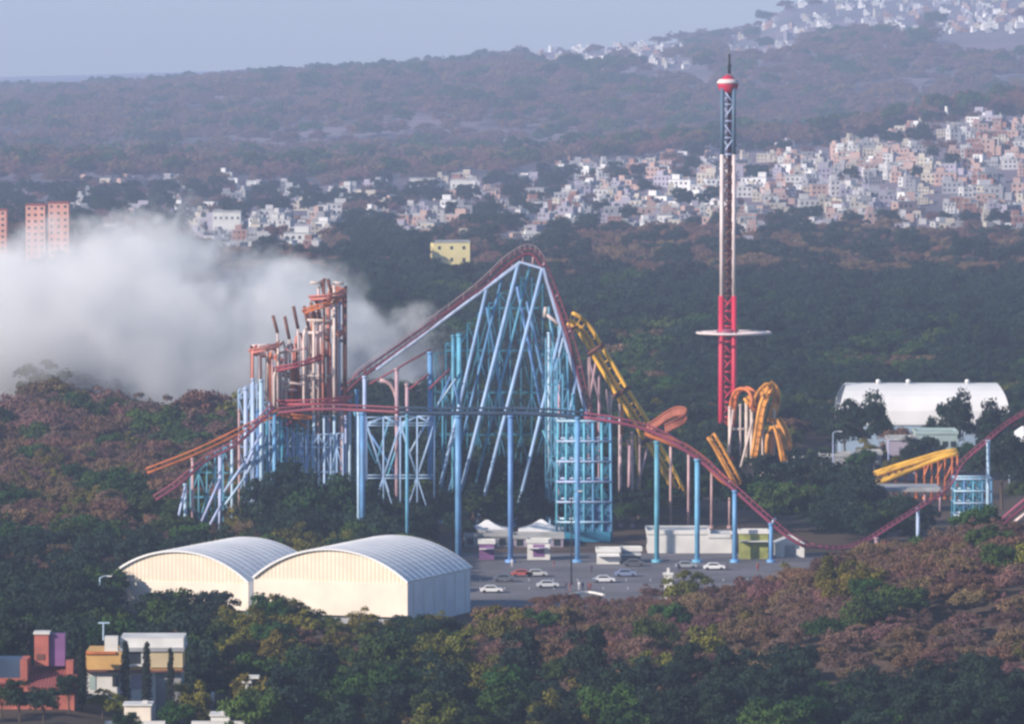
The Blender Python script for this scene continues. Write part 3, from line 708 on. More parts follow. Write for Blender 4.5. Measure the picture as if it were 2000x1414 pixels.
for a, b, mt in (((606, 552), (626, 553), 'whitepink'), ((650, 552), (672, 554), 'whitepink'), ((600, 625), (655, 627), 'whitepink'), ((602, 650), (640, 650), 'whitepink'), ((540, 690), (600, 680), 'pink'), ((491, 676), (530, 674), 'whitepink'), ((545, 745), (600, 752), 'whitepink'),
        ((663, 665), (677, 667), 'brown'), ((600, 700), (640, 695), 'brown'), ((545, 800), (600, 835), 'orange'), ((560, 830), (600, 795), 'redtrack'), ((540, 760), (580, 762), 'pink'), ((552, 780), (575, 835), 'brown'), ((600, 735), (650, 735), 'whitepink'), ((640, 600), (664, 601), 'pink')):
    bar(c2, W(*a, YS-3), W(*b, YS-3), .27, mt)

# ------------------------------------------------------------------ yellow coaster
YY = 1310
c3 = thing('yellow_roller_coaster', (W(1250, 850, YY).x, YY, 0), 'yellow roller coaster with a steep ladder-like drop right of the blue peak', 'roller coaster')
drop = [W(x, y, YY) for x, y in ((1112, 622), (1128, 630), (1145, 648), (1165, 682), (1188, 720), (1215, 766), (1245, 812), (1270, 856), (1295, 900), (1332, 972))]
def wide_track(name, pts, mat, parent, w=2.6, r=.34, lat=(.85, 0, .5), tie=2.2, boxmid=True):
    p = smoothpath(pts, tie); N = len(p); A = []; B = []; mb = MB(); l = Vector(lat).normalized()
    for i in range(N):
        t = (p[min(i+1, N-1)]-p[max(i-1, 0)]).normalized(); q = (l-t*l.dot(t)).normalized()
        A.append(p[i]+q*w/2); B.append(p[i]-q*w/2); mb.tube([A[-1], p[i]+Vector((0, 1.2, -.4)), B[-1]], .13, 5)
    mb.tube(A, r, 8); mb.tube(B, r, 8); mb.tube([x+Vector((0, 1.4, -.5)) for x in p], r*.9, 8)
    return mb.build(name, mat, parent, True)
wide_track('drop_track', drop[:8], M['yellow'], c3, 2.6, .44, tie=1.5)
wide_track('lower_drop_track', drop[7:], M['yellow'], c3, 2.2, .42)
for i in (3, 5, 7):
    p = drop[i]; MB().tube([p+Vector((-1.9, -.4, -1)), p+Vector((1.6, -.4, 1.1))], .5, 8).build('track_joint', M['brown'], c3, True)
for (a, b, mt, r) in (((1128, 640), (1100, 640), 'brown', .5), ((1152, 690), (1150, 790), 'pink', .3), ((1165, 700), (1148, 800), 'pink', .26), ((1185, 760), (1195, 860), 'pink', .24), ((1140, 660), (1175, 800), 'pink', .22), ((1196, 770), (1190, 810), 'whitepink', .3),
        ((1270, 855), (1235, 990), 'pink', .24), ((1240, 850), (1255, 1010), 'yellow', .18), ((1230, 870), (1228, 985), 'pink', .3), ((1215, 800), (1215, 850), 'orange', .3)):
    bar(c3, W(*a, YY), W(*b, YY), r, mt, 'support')
for px, yt, r, mt in ((1150, 700, .26, 'pink'), (1170, 730, .26, 'pink'), (1192, 765, .28, 'pink'), (1210, 790, .24, 'whitepink'), (1228, 860, .28, 'pink'), (1250, 850, .24, 'pink')):
    column(c3, px, yt, YY+3, r, mt)
# orange banked turn
bt = [W(x, y, Y) for x, y, Y in ((1262, 838, 1294), (1282, 826, 1293), (1302, 812, 1292), (1322, 803, 1291), (1340, 806, 1289), (1336, 818, 1288), (1318, 828, 1287), (1298, 838, 1287))]
mb = MB(); bp = smoothpath(bt, .8)
for i in range(len(bp)-1):
    a, b = bp[i], bp[i+1]; up = Vector((0, .4, .8))
    mb.hexa([a-up, b-up, b-up+Vector((0, .25, 0)), a-up+Vector((0, .25, 0))], [a+up, b+up, b+up+Vector((0, .25, 0)), a+up+Vector((0, .25, 0))])
mb.tube([p+Vector((0, .4, .8)) for p in bp], .28, 6); mb.tube([p-Vector((0, .4, .8)) for p in bp], .28, 6)
mb.build('banked_turn', principled('salmon_orange_steel', (.33, .1, .06), .7, .35, .5), c3)
track('orange_run', [W(x, y, 1285) for x, y in ((1262, 838), (1300, 852), (1340, 868), (1385, 900), (1415, 930), (1446, 948))], M['orange'], c3, 1.6, .22, .45, 1.1)
wide_track('side_dip_track', [W(x, y, 1280) for x, y in ((1388, 850), (1402, 872), (1420, 905), (1442, 945))], M['gold'], c3, 1.5, .34)
for px, yt, r in ((1310, 860, .3), (1345, 880, .3), (1390, 910, .3), (1425, 940, .28)): column(c3, px, yt, 1286, r, 'pink')
for px, yt in ((1235, 845), (1212, 850)): column(c3, px, yt, 1290, .26, 'pink')

YG = 1440
c4 = thing('loop_roller_coaster', (W(1480, 850, YG).x, YG, 0), 'golden twin loops of a coaster beside the foot of the red tower', 'roller coaster')
def gp(l, Y=YG): return [W(x, y, Y+dz) for x, y, dz in l]
lat = (0, 1, 0)
for nm, l, mt, gw in (('left_loop', [(1428, 830, 4), (1432, 790, 3), (1438, 767, 2), (1452, 758, 0), (1467, 764, -1), (1474, 782, -2), (1470, 800, -3)], 'orange', 2.0),
        ('centre_crest', [(1458, 775, -2), (1470, 792, -2), (1482, 772, -1), (1495, 756, 0), (1508, 753, 1), (1516, 768, 2), (1516, 790, 3), (1508, 815, 4)], 'gold', 2.0),
        ('descending_loop', [(1505, 758, -3), (1494, 778, -3), (1486, 810, -4), (1480, 850, -4), (1474, 892, -5)], 'gold', 2.2),
        ('outer_loop', [(1512, 790, 0), (1506, 822, 0), (1520, 818, -1), (1534, 842, -2), (1541, 872, -2), (1546, 905, -3)], 'gold', 1.8),
        ('inner_loop', [(1500, 895, -3), (1503, 850, -3), (1514, 832, -3), (1524, 860, -4), (1532, 902, -5)], 'gold', 1.8)):
    p = gp(l); 
    wide_track(nm, p, M[mt], c4, gw, .42, (.6, .8, 0), 1.6)
for px, yt, r in ((1425, 795, .32), (1446, 790, .26), (1458, 780, .42), (1468, 800, .4), (1490, 770, .32), (1512, 800, .3), (1538, 860, .3)): column(c4, px, yt, YG, r, 'whitepink')
bar(c4, W(1432, 838, YG), W(1462, 838, YG), .3, 'whitepink'); bar(c4, W(1432, 800, YG), W(1420, 900, YG-3), .28, 'whitepink')
bar(c4, W(1470, 820, YG-2), W(1447, 912, YG-5), .3, 'whitepink')
MB().box(W(1555, 903, YG-4), (7, 3, .8)).box(W(1560, 896, YG-4), (3, 2, 1.2)).build('boarding_deck', M['whitewall'], c4)

YT2 = 1370
c5 = thing('ladder_coaster_curve', (W(1790, 920, YT2).x, YT2, 0), 'low yellow ladder-like coaster ramp in front of the white hall', 'roller coaster')
a = [W(1705, 946, YT2-2), W(1740, 934, YT2-2), (W(1790, 914, YT2)), W(1835, 896, YT2+1), W(1872, 886, YT2+2)]
b = [W(1706, 930, YT2+1), W(1745, 917, YT2+1), (W(1795, 902, YT2+2)), W(1835, 890, YT2+3), W(1870, 884, YT2+3)]
A = smoothpath(a, 1.5); B = smoothpath(b, 1.5)
MB().tube(A, .6, 8).tube([p+Vector((0, 2.4, .2)) for p in A], .5, 8).build('lower_rail', M['yellow'], c5, True); MB().tube(B, .5, 8).tube([p+Vector((0, 2.4, .5)) for p in B], .45, 8).build('upper_rail', M['yellow'], c5, True)
mb = MB()
for i in range(0, min(len(A), len(B))): mb.tube([A[i], B[min(i, len(B)-1)]], .18, 5)
mb.build('rungs', M['brown'], c5)
for px in (1712, 1730, 1750, 1770, 1790, 1806, 1820, 1833, 1846, 1860, 1870):
    column(c5, px, np.interp(px, [1705, 1790, 1870], [946, 916, 890]), YT2, .24, 'orange', 'support_column')
for px in (1815, 1840, 1860): bar(c5, W(px, 905, YT2-1), W(px-12, 935, YT2-1), .2, 'orange')

# teal lattice towers
def lattice(name, x0, x1, ytop, Y, dep, levels, label, dense=(0, 0), nx=4, rr=.28):
    a = W(x0, ytop, Y); b = W(x1, ytop, Y); t = thing(name, ((a.x+b.x)/2, Y, 0), label, 'ride structure', 'teal lattice support towers')
    xs_ = np.linspace(a.x, b.x, nx)
    for x in xs_:
        for y in (Y, Y+dep):
            MB().tube([(x*1.0+(x-(a.x+b.x)/2)*.06, y, -.3), (x, y, a.z)], rr, 6).build('post', M['blue' if y == Y else 'teal'], t, True)
    zl = [a.z*k_/levels for k_ in range(1, levels+1)]
    for z in zl:
        mb = MB()
        for y in (Y-.3, Y+dep+.3): mb.tube([(a.x-.4, y, z), (b.x+.4, y, z)], rr*.85, 6)
        for x in (a.x, b.x): mb.tube([(x, Y, z), (x, Y+dep, z)], rr*.7, 6)
        mb.build('ring_beam', M['pale'], t, True)
    zz = [0]+zl
    for y in (Y+.1, Y+dep-.1):
        mb = MB()
        for i in range(len(zz)-1):
            for j in range(nx-1):
                if dense[0] <= j < dense[1] or (i+j) % 2 == 0: mb.tube([(xs_[j], y, zz[i]), (xs_[j+1], y, zz[i+1])], rr*.45, 5); mb.tube([(xs_[j+1], y, zz[i]), (xs_[j], y, zz[i+1])], rr*.45, 5)
        mb.build('cross_bracing', M['teal'], t, True)
    return t
t = lattice('lattice_tower', 1090, 1192, 822, 1250, 9, 6, 'tall teal lattice tower under the foot of the big drop', (1, 4), 7)
mb = MB()
for i in range(14):
    x = W(1128+i*4.8, 900, 1255).x; mb.tube([(x, 1255, 0), (x, 1255, W(0, 950+random.uniform(-25, 50), 1255).z)], .22, 5)
for i in range(9): mb.tube([(W(1125, 0, 1255).x, 1255.4, .8+i*1.2), (W(1195, 0, 1255).x, 1255.4, .8+i*1.2)], .12, 4)
mb.build('inner_cage', M['teal'], t)
mb = MB()
for i in range(26):
    x = W(1124+i*2.8, 900, 1253).x; mb.tube([(x, 1253, 0), (x, 1253, W(0, 985, 1253).z)], .1, 4)
mb.build('cage_bars', M['blue'], t)
MB().box((W(1140, 0, 1250).x, 1249, 1.2), (11, 1.5, 2.0)).build('base_panel', M['teal'], t)
lattice('lattice_tower', 1866, 1936, 935, 1290, 7, 4, 'short teal lattice tower at the right behind the rising track', (0, 3), 5, .24)
t = thing('purple_track', (W(1970, 1000, 1225).x, 1225, 0), 'short purple coaster track rising out at the right edge', 'roller coaster')
track('track_rail', [W(x, y, 1225) for x, y in ((1925, 1036), (1950, 1018), (1985, 988), (2030, 952))], M['magenta'], t, 1.4, .2, .4, 1)
MB().tube([W(1965, 1032, 1222), W(2025, 985, 1222)], .3, 8).build('lower_rail', M['whitepink'], t, True)
for px, yt in ((1945, 1030), (1975, 1006), (2008, 980)): column(t, px, yt, 1226, .25, 'pink')

# ------------------------------------------------------------------ swing tower
YTW = 1500; c = W(1421, 700, YTW); X0 = c.x
tw = thing('swing_tower', (X0, YTW, 0), 'very tall slim ride tower, red below, white in the middle, dark blue on top', 'ride tower')
zr, zw, zb = W(0, 578, YTW).z, W(0, 302, YTW).z, W(0, 172, YTW).z
def tower_sec(nm, z0, z1, mat, hw, r, br, brm=None):
    mb = MB(); c4_ = [(-hw, -hw), (hw, -hw), (hw, hw), (-hw, hw)]
    for dx, dy in c4_: mb.tube([(X0+dx, YTW+dy, z0), (X0+dx, YTW+dy, z1)], r, 8)
    o = mb.build(nm, M[mat], tw, True)
    mb = MB(); n = int((z1-z0)/3.4)
    for i in range(n):
        a = z0+(z1-z0)*i/n; b = z0+(z1-z0)*(i+1)/n
        for k_ in range(4):
            p, q = c4_[k_], c4_[(k_+1) % 4]
            if i % 2: p, q = q, p
            mb.tube([(X0+p[0], YTW+p[1], a), (X0+q[0], YTW+q[1], b)], br, 5); mb.tube([(X0+p[0], YTW+p[1], a), (X0+q[0], YTW+q[1], a)], br, 5)
    mb.build('lattice', M[brm or mat], o, True); return o
tower_sec('red_section', -.5, zr, 'towerred', 1.55, .62, .24)
tower_sec('white_section', zr, zw, 'towerwhite', 1.45, .46, .22, 'brown')
tower_sec('blue_section', zw, zb, 'towerblue', 1.4, .48, .2, 'pale')
MB().tube([(X0+.4, YTW+.2, 4), (X0+.4, YTW+.2, zb)], .5, 8).build('ladder_core', M['maroon'], tw, True)
z = zb
MB().lathe((X0, YTW, z-1.4), [(1.5, 0), (2.0, .7), (2.5, 1.8), (2.6, 2.7), (2.0, 3.4), (1.3, 3.9), (.6, 4.5)], 20).build('cap', M['towerred'], tw, True)
MB().lathe((X0, YTW, z+1.0), [(2.7, 0), (2.75, .35), (2.2, 1.0), (2.0, 1.1)], 20).build('cap_band', M['towerwhite'], tw, True)
MB().tube([(X0+.3, YTW, z+3.4), (X0+.3, YTW, z+8.2)], .42, 8, r2=.22).tube([(X0-.1, YTW, z+5.4), (X0+.9, YTW, z+5.4)], .2, 6).build('mast', M['dark'], tw, True)
zr_ = W(0, 650, YTW).z
mb = MB(); 
rp = [(X0+1.5+9.0*math.cos(a_), YTW+9.0*math.sin(a_), zr_) for a_ in np.linspace(0, 2*math.pi, 41)]
mb.tube(rp, .3, 8); 
for k_ in range(12):
    a_ = k_*math.pi/6; mb.tube([(X0+1.5+1.6*math.cos(a_), YTW+1.6*math.sin(a_), zr_+.1), (X0+1.5+9.0*math.cos(a_), YTW+9.0*math.sin(a_), zr_)], .24, 6)
sw = mb.build('swing_ring', M['towerwhite'], tw, True)
MB().lathe((X0, YTW, zr_-.8), [(2.3, 0), (2.7, .4), (2.7, 1.4), (2.3, 1.8)], 16).build('carriage', M['magenta'], tw, True)

# ------------------------------------------------------------------ arched halls
def hall(px, pyb, W_, Lh, eave, rise, label, ax):
    """px,pyb: foot of the right front corner of the gable; ax: unit vector along the vault"""
    t_ = 1.0; Yb = HC*F/(pyb-100)
    c = W(px, pyb, Yb); o = Vector((c.x, c.y, 0)); ax = Vector((*ax, 0)).normalized(); gx = Vector((ax.y, -ax.x, 0))  # to the right
    t = thing('arched_hall', o-gx*W_/2+ax*Lh/2, label, 'hall', 'arched halls')
    n = 22; arc_ = []
    Rr = (W_*W_/4+rise*rise)/(2*rise); th = math.asin(W_/2/Rr)
    for i in range(n+1):
        a_ = -th+2*th*i/n; arc_.append((Rr*math.sin(a_), eave+Rr*math.cos(a_)-(Rr-rise)))
    def pt(u, v, z): return o+gx*(u-W_/2)+ax*v+Vector((0, 0, z))
    mb = MB()   # roof shell with thickness
    segs = 12
    for s_ in range(segs):
        v0, v1 = -.6+(Lh+1.2)*s_/segs, -.6+(Lh+1.2)*(s_+1)/segs
        for i in range(n):
            (u0, z0), (u1, z1) = arc_[i], arc_[i+1]
            mb.hexa([pt(u0, v0, z0), pt(u1, v0, z1), pt(u1, v1, z1), pt(u0, v1, z0)], [pt(u0*1.012, v0, z0+.28), pt(u1*1.012, v0, z1+.28), pt(u1*1.012, v1, z1+.28), pt(u0*1.012, v1, z0+.28)])
    mb.build('vault_roof', M['vault'], t)
    mb = MB()
    for s_ in range(segs+1):
        v = -.6+(Lh+1.2)*s_/segs; mb.tube([pt(u*1.014, v, z+.3) for u, z in arc_], .02, 5)
    mb.build('roof_rib', M['vault'], t)
    for nm, v in (('front_gable', 0.0), ('rear_gable', Lh-.3)):
        mb = MB(); lo = eave-.2
        for i in range(n):
            (u0, z0), (u1, z1) = arc_[i], arc_[i+1]
            mb.hexa([pt(u0, v, lo), pt(u1, v, lo), pt(u1, v+.3, lo), pt(u0, v+.3, lo)], [pt(u0, v, z0), pt(u1, v, z1), pt(u1, v+.3, z1), pt(u0, v+.3, z0)])
        mb.build(nm, stripes('striped_gable_sheet', (.8, .7, .57), (.62, .52, .4), .75, gx), t)
    def slab(u0, v0, u1, v1, z0, z1, name, mat, th_=.3):
        a_, b_ = pt(u0, v0, z0), pt(u1, v1, z0); d = (b_-a_).normalized(); nn = Vector((-d.y, d.x, 0))*th_; up = Vector((0, 0, z1-z0))
        return MB().hexa([a_, b_, b_+nn, a_+nn], [a_+up, b_+up, b_+nn+up, a_+nn+up]).build(name, M[mat], t)
    slab(-W_/2, -.25, W_/2, -.25, 1.6, eave-.15, 'front_curtain', 'cream')
    slab(-W_/2+.4, .6, W_/2-.4, .6, -.5, eave-.3, 'front_wall', 'greywall')
    slab(W_/2, 0, W_/2, Lh, -.5, eave, 'side_wall', 'shaded_sidewall'); slab(-W_/2+.3, 0, -W_/2+.3, Lh, -.5, eave, 'side_wall', 'vault')
    for k_ in range(6): 
        v = Lh*(k_+.5)/6; a_ = pt(W_/2+.05, v, 0); MB().box((a_.x, a_.y, eave/2-.3), (.25, .25, eave+.2), math.atan2(ax.y, ax.x)).build('wall_post', M['vault'], t)
    return t
AX = (10.8, 29)
hall(797, 1226, 29.0, 30.5, 7.6, 5.4, 'nearer arched white hall with cream striped gable, right of the pair', AX)
hall(486, 1212, 27.0, 31, 6.4, 5.2, 'farther arched white hall with cream striped gable, left of the pair', AX)

# big white hall at the right
def whitehall():
    Y = 1500; a = W(1640, 756, Y); b = W(1972, 756, Y); e = W(0, 830, Y).z; top = a.z
    t = thing('white_hall', ((a.x+b.x)/2, Y+10, 0), 'long white hall with rounded roof behind trees at the right', 'hall')
    w = b.x-a.x; cx = (a.x+b.x)/2; mb = MB(); n = 14; prof = []
    for i in range(n+1):
        an = math.pi*i/n; prof.append((-math.cos(an)*12, e+(top-e)*(math.sin(an)**.75)))
    for i in range(n):
        (d0, z0), (d1, z1) = prof[i], prof[i+1]; y0, y1 = Y+12+d0, Y+12+d1
        def row(y, z, k_): 
            ins = (1-((z-e)/(top-e)))*-1.2*0+((z-e)/(top-e))**3*2.2
            return (cx-w/2+ins, y, z+k_), (cx+w/2-ins, y, z+k_)
        l0, r0 = row(y0, z0, 0); l1, r1 = row(y1, z1, 0)
        mb.hexa([l0, r0, r1, l1], [Vector(l0)+Vector((0, 0, .4)), Vector(r0)+Vector((0, 0, .4)), Vector(r1)+Vector((0, 0, .4)), Vector(l1)+Vector((0, 0, .4))])
    mb.build('roof', M['white'], t)
    MB().box((cx, Y+12, e/2), (w-.6, 23.4, e)).build('wall', principled('blue_grey_wall', (.3, .4, .52), .8, .1, .1), t)
    for px in (1720, 1779, 1895):
        p = W(px, 748, Y); MB().lathe((p.x, Y+10, top-.2), [(.5, 0), (.5, 1.0), (.7, 1.1), (.3, 1.6)], 10).build('roof_vent', M['white'], t, True)
    p = W(1757, 785, Y-1); return t
whitehall()
yp = MB(); p0 = W(1728, 760, 1499); 
block('service_building', 1790, 1870, 848, 1440, 12, 'pale green-roofed service building below the white hall', 'building', 'tealroof', 2, 5, 'tealroof')
block('service_building', 1602, 1662, 892, 1425, 8, 'grey service shed left of the dark trees, behind the loops', 'building', 'greywall', 1, 4, group='grey sheds by the loops')
block('service_building', 1676, 1722, 888, 1425, 8, 'grey service shed between the loops and the yellow ramp', 'building', 'greywall', 1, 3, group='grey sheds by the loops')
block('service_building', 1735, 1790, 860, 1430, 8, 'plain grey-blue shed behind the upper end of the yellow ramp', 'building', 'lilac', 1, 3)
# flat canopy under the yellow ramp
t = thing('station_canopy', (W(1775, 965, 1330).x, 1330, 0), 'flat pale canopy roof below the yellow ramp', 'canopy')
a = W(1712, 958, 1330); b = W(1842, 958, 1330)
MB().box(((a.x+b.x)/2, 1337, a.z), (b.x-a.x, 14, .5)).box(((a.x+b.x)/2, 1337, a.z+.4), (b.x-a.x-1, 13, .3)).build('roof', M['greyroof'], t)
for x in np.linspace(a.x+.6, b.x-.6, 5): MB().tube([(x, 1331, -.3), (x, 1331, a.z-.2)], .22, 8).build('post', M['pink'], t, True)
t = thing('white_canopy', (W(1985, 850, 1400).x, 1400, 0), 'white pointed canopy cut by the right edge beside the white hall', 'canopy')
p = W(1998, 832, 1400); MB().lathe((p.x, 1400, p.z-3.6), [(5.2, 0), (5.0, .5), (2.5, 2.0), (.3, 3.6)], 8).build('roof', M['white'], t)
for dx in (-3.2, 3.2): MB().tube([(p.x+dx, 1398, -.3), (p.x+dx, 1398, p.z-3.4)], .2, 8).build('post', M['pale'], t, True)

# tents and buildings along the lot
def tent(px0, px1, ypk, yev, Y, label):
    a = W(px0, yev, Y); b = W(px1, yev, Y); w = b.x-a.x; cx = (a.x+b.x)/2; zp = W(0, ypk, Y).z; dz = zp-a.z
    t = thing('peaked_tent', (cx, Y, 0), label, 'tent', 'white peaked tents')
    mb = MB(); d = w*.75
    rings_ = [(1, 0), (.98, .25), (.62, .42), (.32, .68), (.06, 1)]
    vs = []; 
    for k_, h in rings_:
        for sx, sy in ((-1, -1), (0, -1), (1, -1), (1, 0), (1, 1), (0, 1), (-1, 1), (-1, 0)): vs.append((cx+sx*w/2*k_, Y+sy*d/2*k_, a.z-.1+h*dz))
    fs = []
    for i in range(len(rings_)-1):
        for k_ in range(8): fs.append((i*8+k_, i*8+(k_+1) % 8, (i+1)*8+(k_+1) % 8, (i+1)*8+k_))
    fs.append(tuple(reversed(range(8)))); fs.append(tuple(range(32, 40))); mb.add(vs, fs).build('canopy', M['white'], t)
    for sx in (-1, 1):
        for sy in (-1, 1): MB().tube([(cx+sx*(w/2-.3), Y+sy*(d/2-.3), -.2), (cx+sx*(w/2-.3), Y+sy*(d/2-.3), a.z)], .12, 6).build('pole', M['pale'], t, True)
tent(905, 998, 1014, 1038, 1255, 'white peaked tent left of the thick blue column by the lot')
tent(1012, 1102, 1013, 1038, 1255, 'white peaked tent between the blue column and the lattice tower')
for (x0, x1, yt, Y, dp, lb, wl, st, cl, rf) in (
    (908, 992, 1048, 1238, 8, 'low grey pavilion under the left peaked tent', 'greywall', 1, 4, 'greyroof'),
    (1003, 1100, 1052, 1238, 8, 'low lilac-grey pavilion under the right peaked tent', 'lilac', 1, 4, 'greyroof'),
    (1265, 1385, 1043, 1222, 12, 'long plain white building behind the tall blue columns', 'whitewall', 1, 0, 'whitewall'),
    (1385, 1430, 1050, 1222, 10, 'lower white annex at the right end of the long building', 'whitewall', 1, 0, 'whitewall')):
    block('low_building', x0, x1, yt, Y, dp, lb, 'building', wl, st, cl, rf)
for (x0, x1, yt, Y, dp, lb, wl) in ((936, 965, 1062, 1206, 3, 'small purple booth under the left tent', 'purplepaint_and_shade'), (1030, 1074, 1060, 1206, 3, 'white kiosk with a purple opening under the right tent', 'whitewall'),
    (1166, 1210, 1078, 1196, 4, 'plain white boxy kiosk at the back of the lot', 'whitewall'), (1214, 1252, 1076, 1200, 3, 'dark low kiosk right of the white boxy one', 'greywall'), (1444, 1500, 1042, 1208, 3, 'olive green ticket booth between two blue columns', 'olivepaint')):
    t = block('kiosk', x0, x1, yt, Y, dp, lb, 'kiosk', wl, 1, 1 if 'purple opening' in lb else 0, 'whitewall', ww=2.2, wh=2.4, glass='purplepaint_and_shade', left=False)
    a = W(x0, yt, Y); b = W(x1, yt, Y)
    MB().box(((a.x+b.x)/2, Y-.8, a.z*.72), (b.x-a.x, 1.5, .15)).build('awning', M['white'], t)
# gabled white box at the foot of the track
a = W(1515, 1062, 1212); b = W(1571, 1062, 1212); t = thing('gabled_shed', ((a.x+b.x)/2, 1215, 0), 'white gabled shed where the red track touches down', 'shed')
cx = (a.x+b.x)/2; hw = (b.x-a.x)/2; zt = a.z; zp = W(0, 1046, 1212).z
MB().box((cx, 1215.5, zt/2-.2), (hw*2, 7, zt+.4)).build('wall', M['whitewall'], t)
MB().add([(cx-hw-.2, 1211.8, zt), (cx+hw+.2, 1211.8, zt), (cx+hw*.2, 1211.8, zp), (cx-hw-.2, 1219.2, zt), (cx+hw+.2, 1219.2, zt), (cx+hw*.2, 1219.2, zp)], [(0, 1, 2), (5, 4, 3), (0, 3, 4, 1), (1, 4, 5, 2), (2, 5, 3, 0)]).build('roof', M['whitewall'], t)
MB().box((cx, 1211.9, 1.2), (2, .15, 2.4)).build('door', M['greywall'], t)

# lamp posts, people, gate pillar, cars
def lamp(px, yt, Y, label, mat='dark', arm=.9):
    p = W(px, yt, Y); t = thing('street_lamp', (p.x, Y, gz(p.x, Y)), label, 'street lamp', 'lamp posts')
    MB().tube([(p.x, Y, gz(p.x, Y)-.3), p], .16, 8, r2=.1).tube([(p.x, Y, 0), (p.x, Y, .8)], .28, 8).build('pole', M[mat], t, True)
    MB().tube([p, p+Vector((arm, 0, .35)), p+Vector((arm*1.6, 0, .35))], .08, 6).build('arm', M[mat], t, True)
    MB().box(p+Vector((arm*1.8, 0, .3)), (.9, .35, .18)).build('lamp_head', M['white'], t)
lamp(1116, 962, 1150, 'tall dark lamp post standing in the parking lot'); lamp(195, 1128, 1060, 'thin pale lamp post left of the arched halls', 'pale')
lamp(1627, 845, 1420, 'pale lamp post beside the grey service sheds', 'pale'); lamp(1735, 860, 1424, 'pale lamp post left of the grey-blue shed', 'pale')
def person(px, py, i, label):
    Y = HC*F/(py-100); p = W(px, py, Y)
    skel = [((0, 0, .95), .16, -1), ((0, 0, 1.2), .15, 0), ((0, 0, 1.42), .17, 1), ((0, 0, 1.53), .07, 2), ((0, -.02, 1.68), .11, 3), ((-.21, 0, 1.42), .06, 2), ((-.26, .02, 1.12), .05, 5), ((-.24, -.08, .86), .04, 6),
            ((.21, 0, 1.42), .06, 2), ((.26, 0, 1.12), .05, 8), ((.25, -.06, .86), .04, 9), ((-.1, 0, .88), .1, 0), ((-.11, -.06 if i % 2 else .02, .48), .075, 11), ((-.12, .0, .07), .05, 12), ((-.12, -.14, .04), .04, 13),
            ((.1, 0, .88), .1, 0), ((.12, .05, .48), .075, 15), ((.13, .1, .07), .05, 16), ((.13, -.04, .04), .04, 17)]
    me = bpy.data.meshes.new('person'); me.from_pydata([s_[0] for s_ in skel], [(k_, s_[2]) for k_, s_ in enumerate(skel) if s_[2] >= 0], [])
    o = bpy.data.objects.new('person', me); col.objects.link(o); me.materials.append(principled('clothes', [(.1, .08, .12), (.3, .1, .1), (.5, .5, .52), (.06, .07, .12)][i % 4], .9, .2, 2))
    m_ = o.modifiers.new('skin', 'SKIN'); 
    for k_, s_ in enumerate(skel): me.skin_vertices[0].data[k_].radius = (s_[1], s_[1])
    me.skin_vertices[0].data[0].use_root = True
    o.modifiers.new('sub', 'SUBSURF').levels = 1
    o.location = (p.x, Y, gz(p.x, Y)+.06); o.rotation_euler.z = i*1.3; tag(o, label, 'person', 'people on the parking lot')
for i, (px, py, lb) in enumerate(((1105, 1156, 'person in dark clothes standing leftmost in the group by the lamp post'), (1113, 1158, 'person in reddish clothes beside the lamp post foot'), (1131, 1155, 'person in pale clothes in the middle of the group on the lot'), (1138, 1156, 'person in navy clothes right of the middle of the group'),
        (1148, 1155, 'person in dark clothes second from the right of the group'), (1152, 1157, 'person in reddish clothes rightmost in the group on the lot'))): person(px, py, i, lb)
def car(px, py, colr, label, rot=0):
    Y = HC*F/(py-100); p = W(px, py, Y); z0 = gz(p.x, Y)+.06; t = thing('parked_car', (p.x, Y, z0), label, 'car', 'cars parked on the lot')
    m = principled('car_paint', colr, .3, .05, 1, spec=.5)
    prof = [(-2.1, .35), (-2.15, .8), (-1.5, .95), (-1.0, 1.4), (.6, 1.42), (1.2, .98), (2.0, .85), (2.1, .4)]
    mb = MB(); n = len(prof); vs = [(p.x+x, Y-.85, z0+z) for x, z in prof]+[(p.x+x, Y+.85, z0+z) for x, z in prof]
    mb.add(vs, [tuple(range(n)), tuple(reversed(range(n, 2*n)))]+[(k_, k_+n, (k_+1) % n+n, (k_+1) % n) for k_ in range(n)]).build('body', m, t)
    mb = MB().add([(p.x+x, Y-.87, z0+z) for x, z in ((-1.3, .97), (-.9, 1.33), (.5, 1.34), (.98, .98))], [(0, 3, 2, 1)]); mb.box((p.x-.2, Y-.855, z0+1.12), (1.6, .04, .3)).build('side_window', M['glass'], t)
    for dx in (-1.35, 1.35):
        for dy in (-.8, .8): MB().tube([(p.x+dx, Y+dy-.1, z0+.32), (p.x+dx, Y+dy+.1, z0+.32)], .32, 12).build('wheel', M['dark'], t)
for px, py, cl, lb in ((960, 1160, (.75, .75, .75), 'small white car on the left part of the lot'), (1238, 1108, (.1, .1, .12), 'dark car parked in front of the dark kiosk'), (1395, 1115, (.8, .8, .8), 'white car parked below the third tall blue column'), (1340, 1112, (.3, .32, .35), 'grey car parked in front of the long white building'), (1070, 1150, (.55, .57, .6), 'silver car on the lot left of the lamp post')):
    car(px, py, cl, lb)
for px, py, cl, lb in ((985, 1138, (.12, .13, .16), 'dark car at the left of the lot behind the small white one'), (1020, 1128, (.45, .1, .08), 'red car on the lot in front of the purple-opening kiosk'), (1180, 1140, (.7, .7, .72), 'white car right of the people on the lot'), (1222, 1128, (.2, .25, .4), 'blue car on the lot before the dark kiosk'), (1048, 1128, (.5, .5, .5), 'grey car beside the red one on the lot')):
    car(px, py, cl, lb)
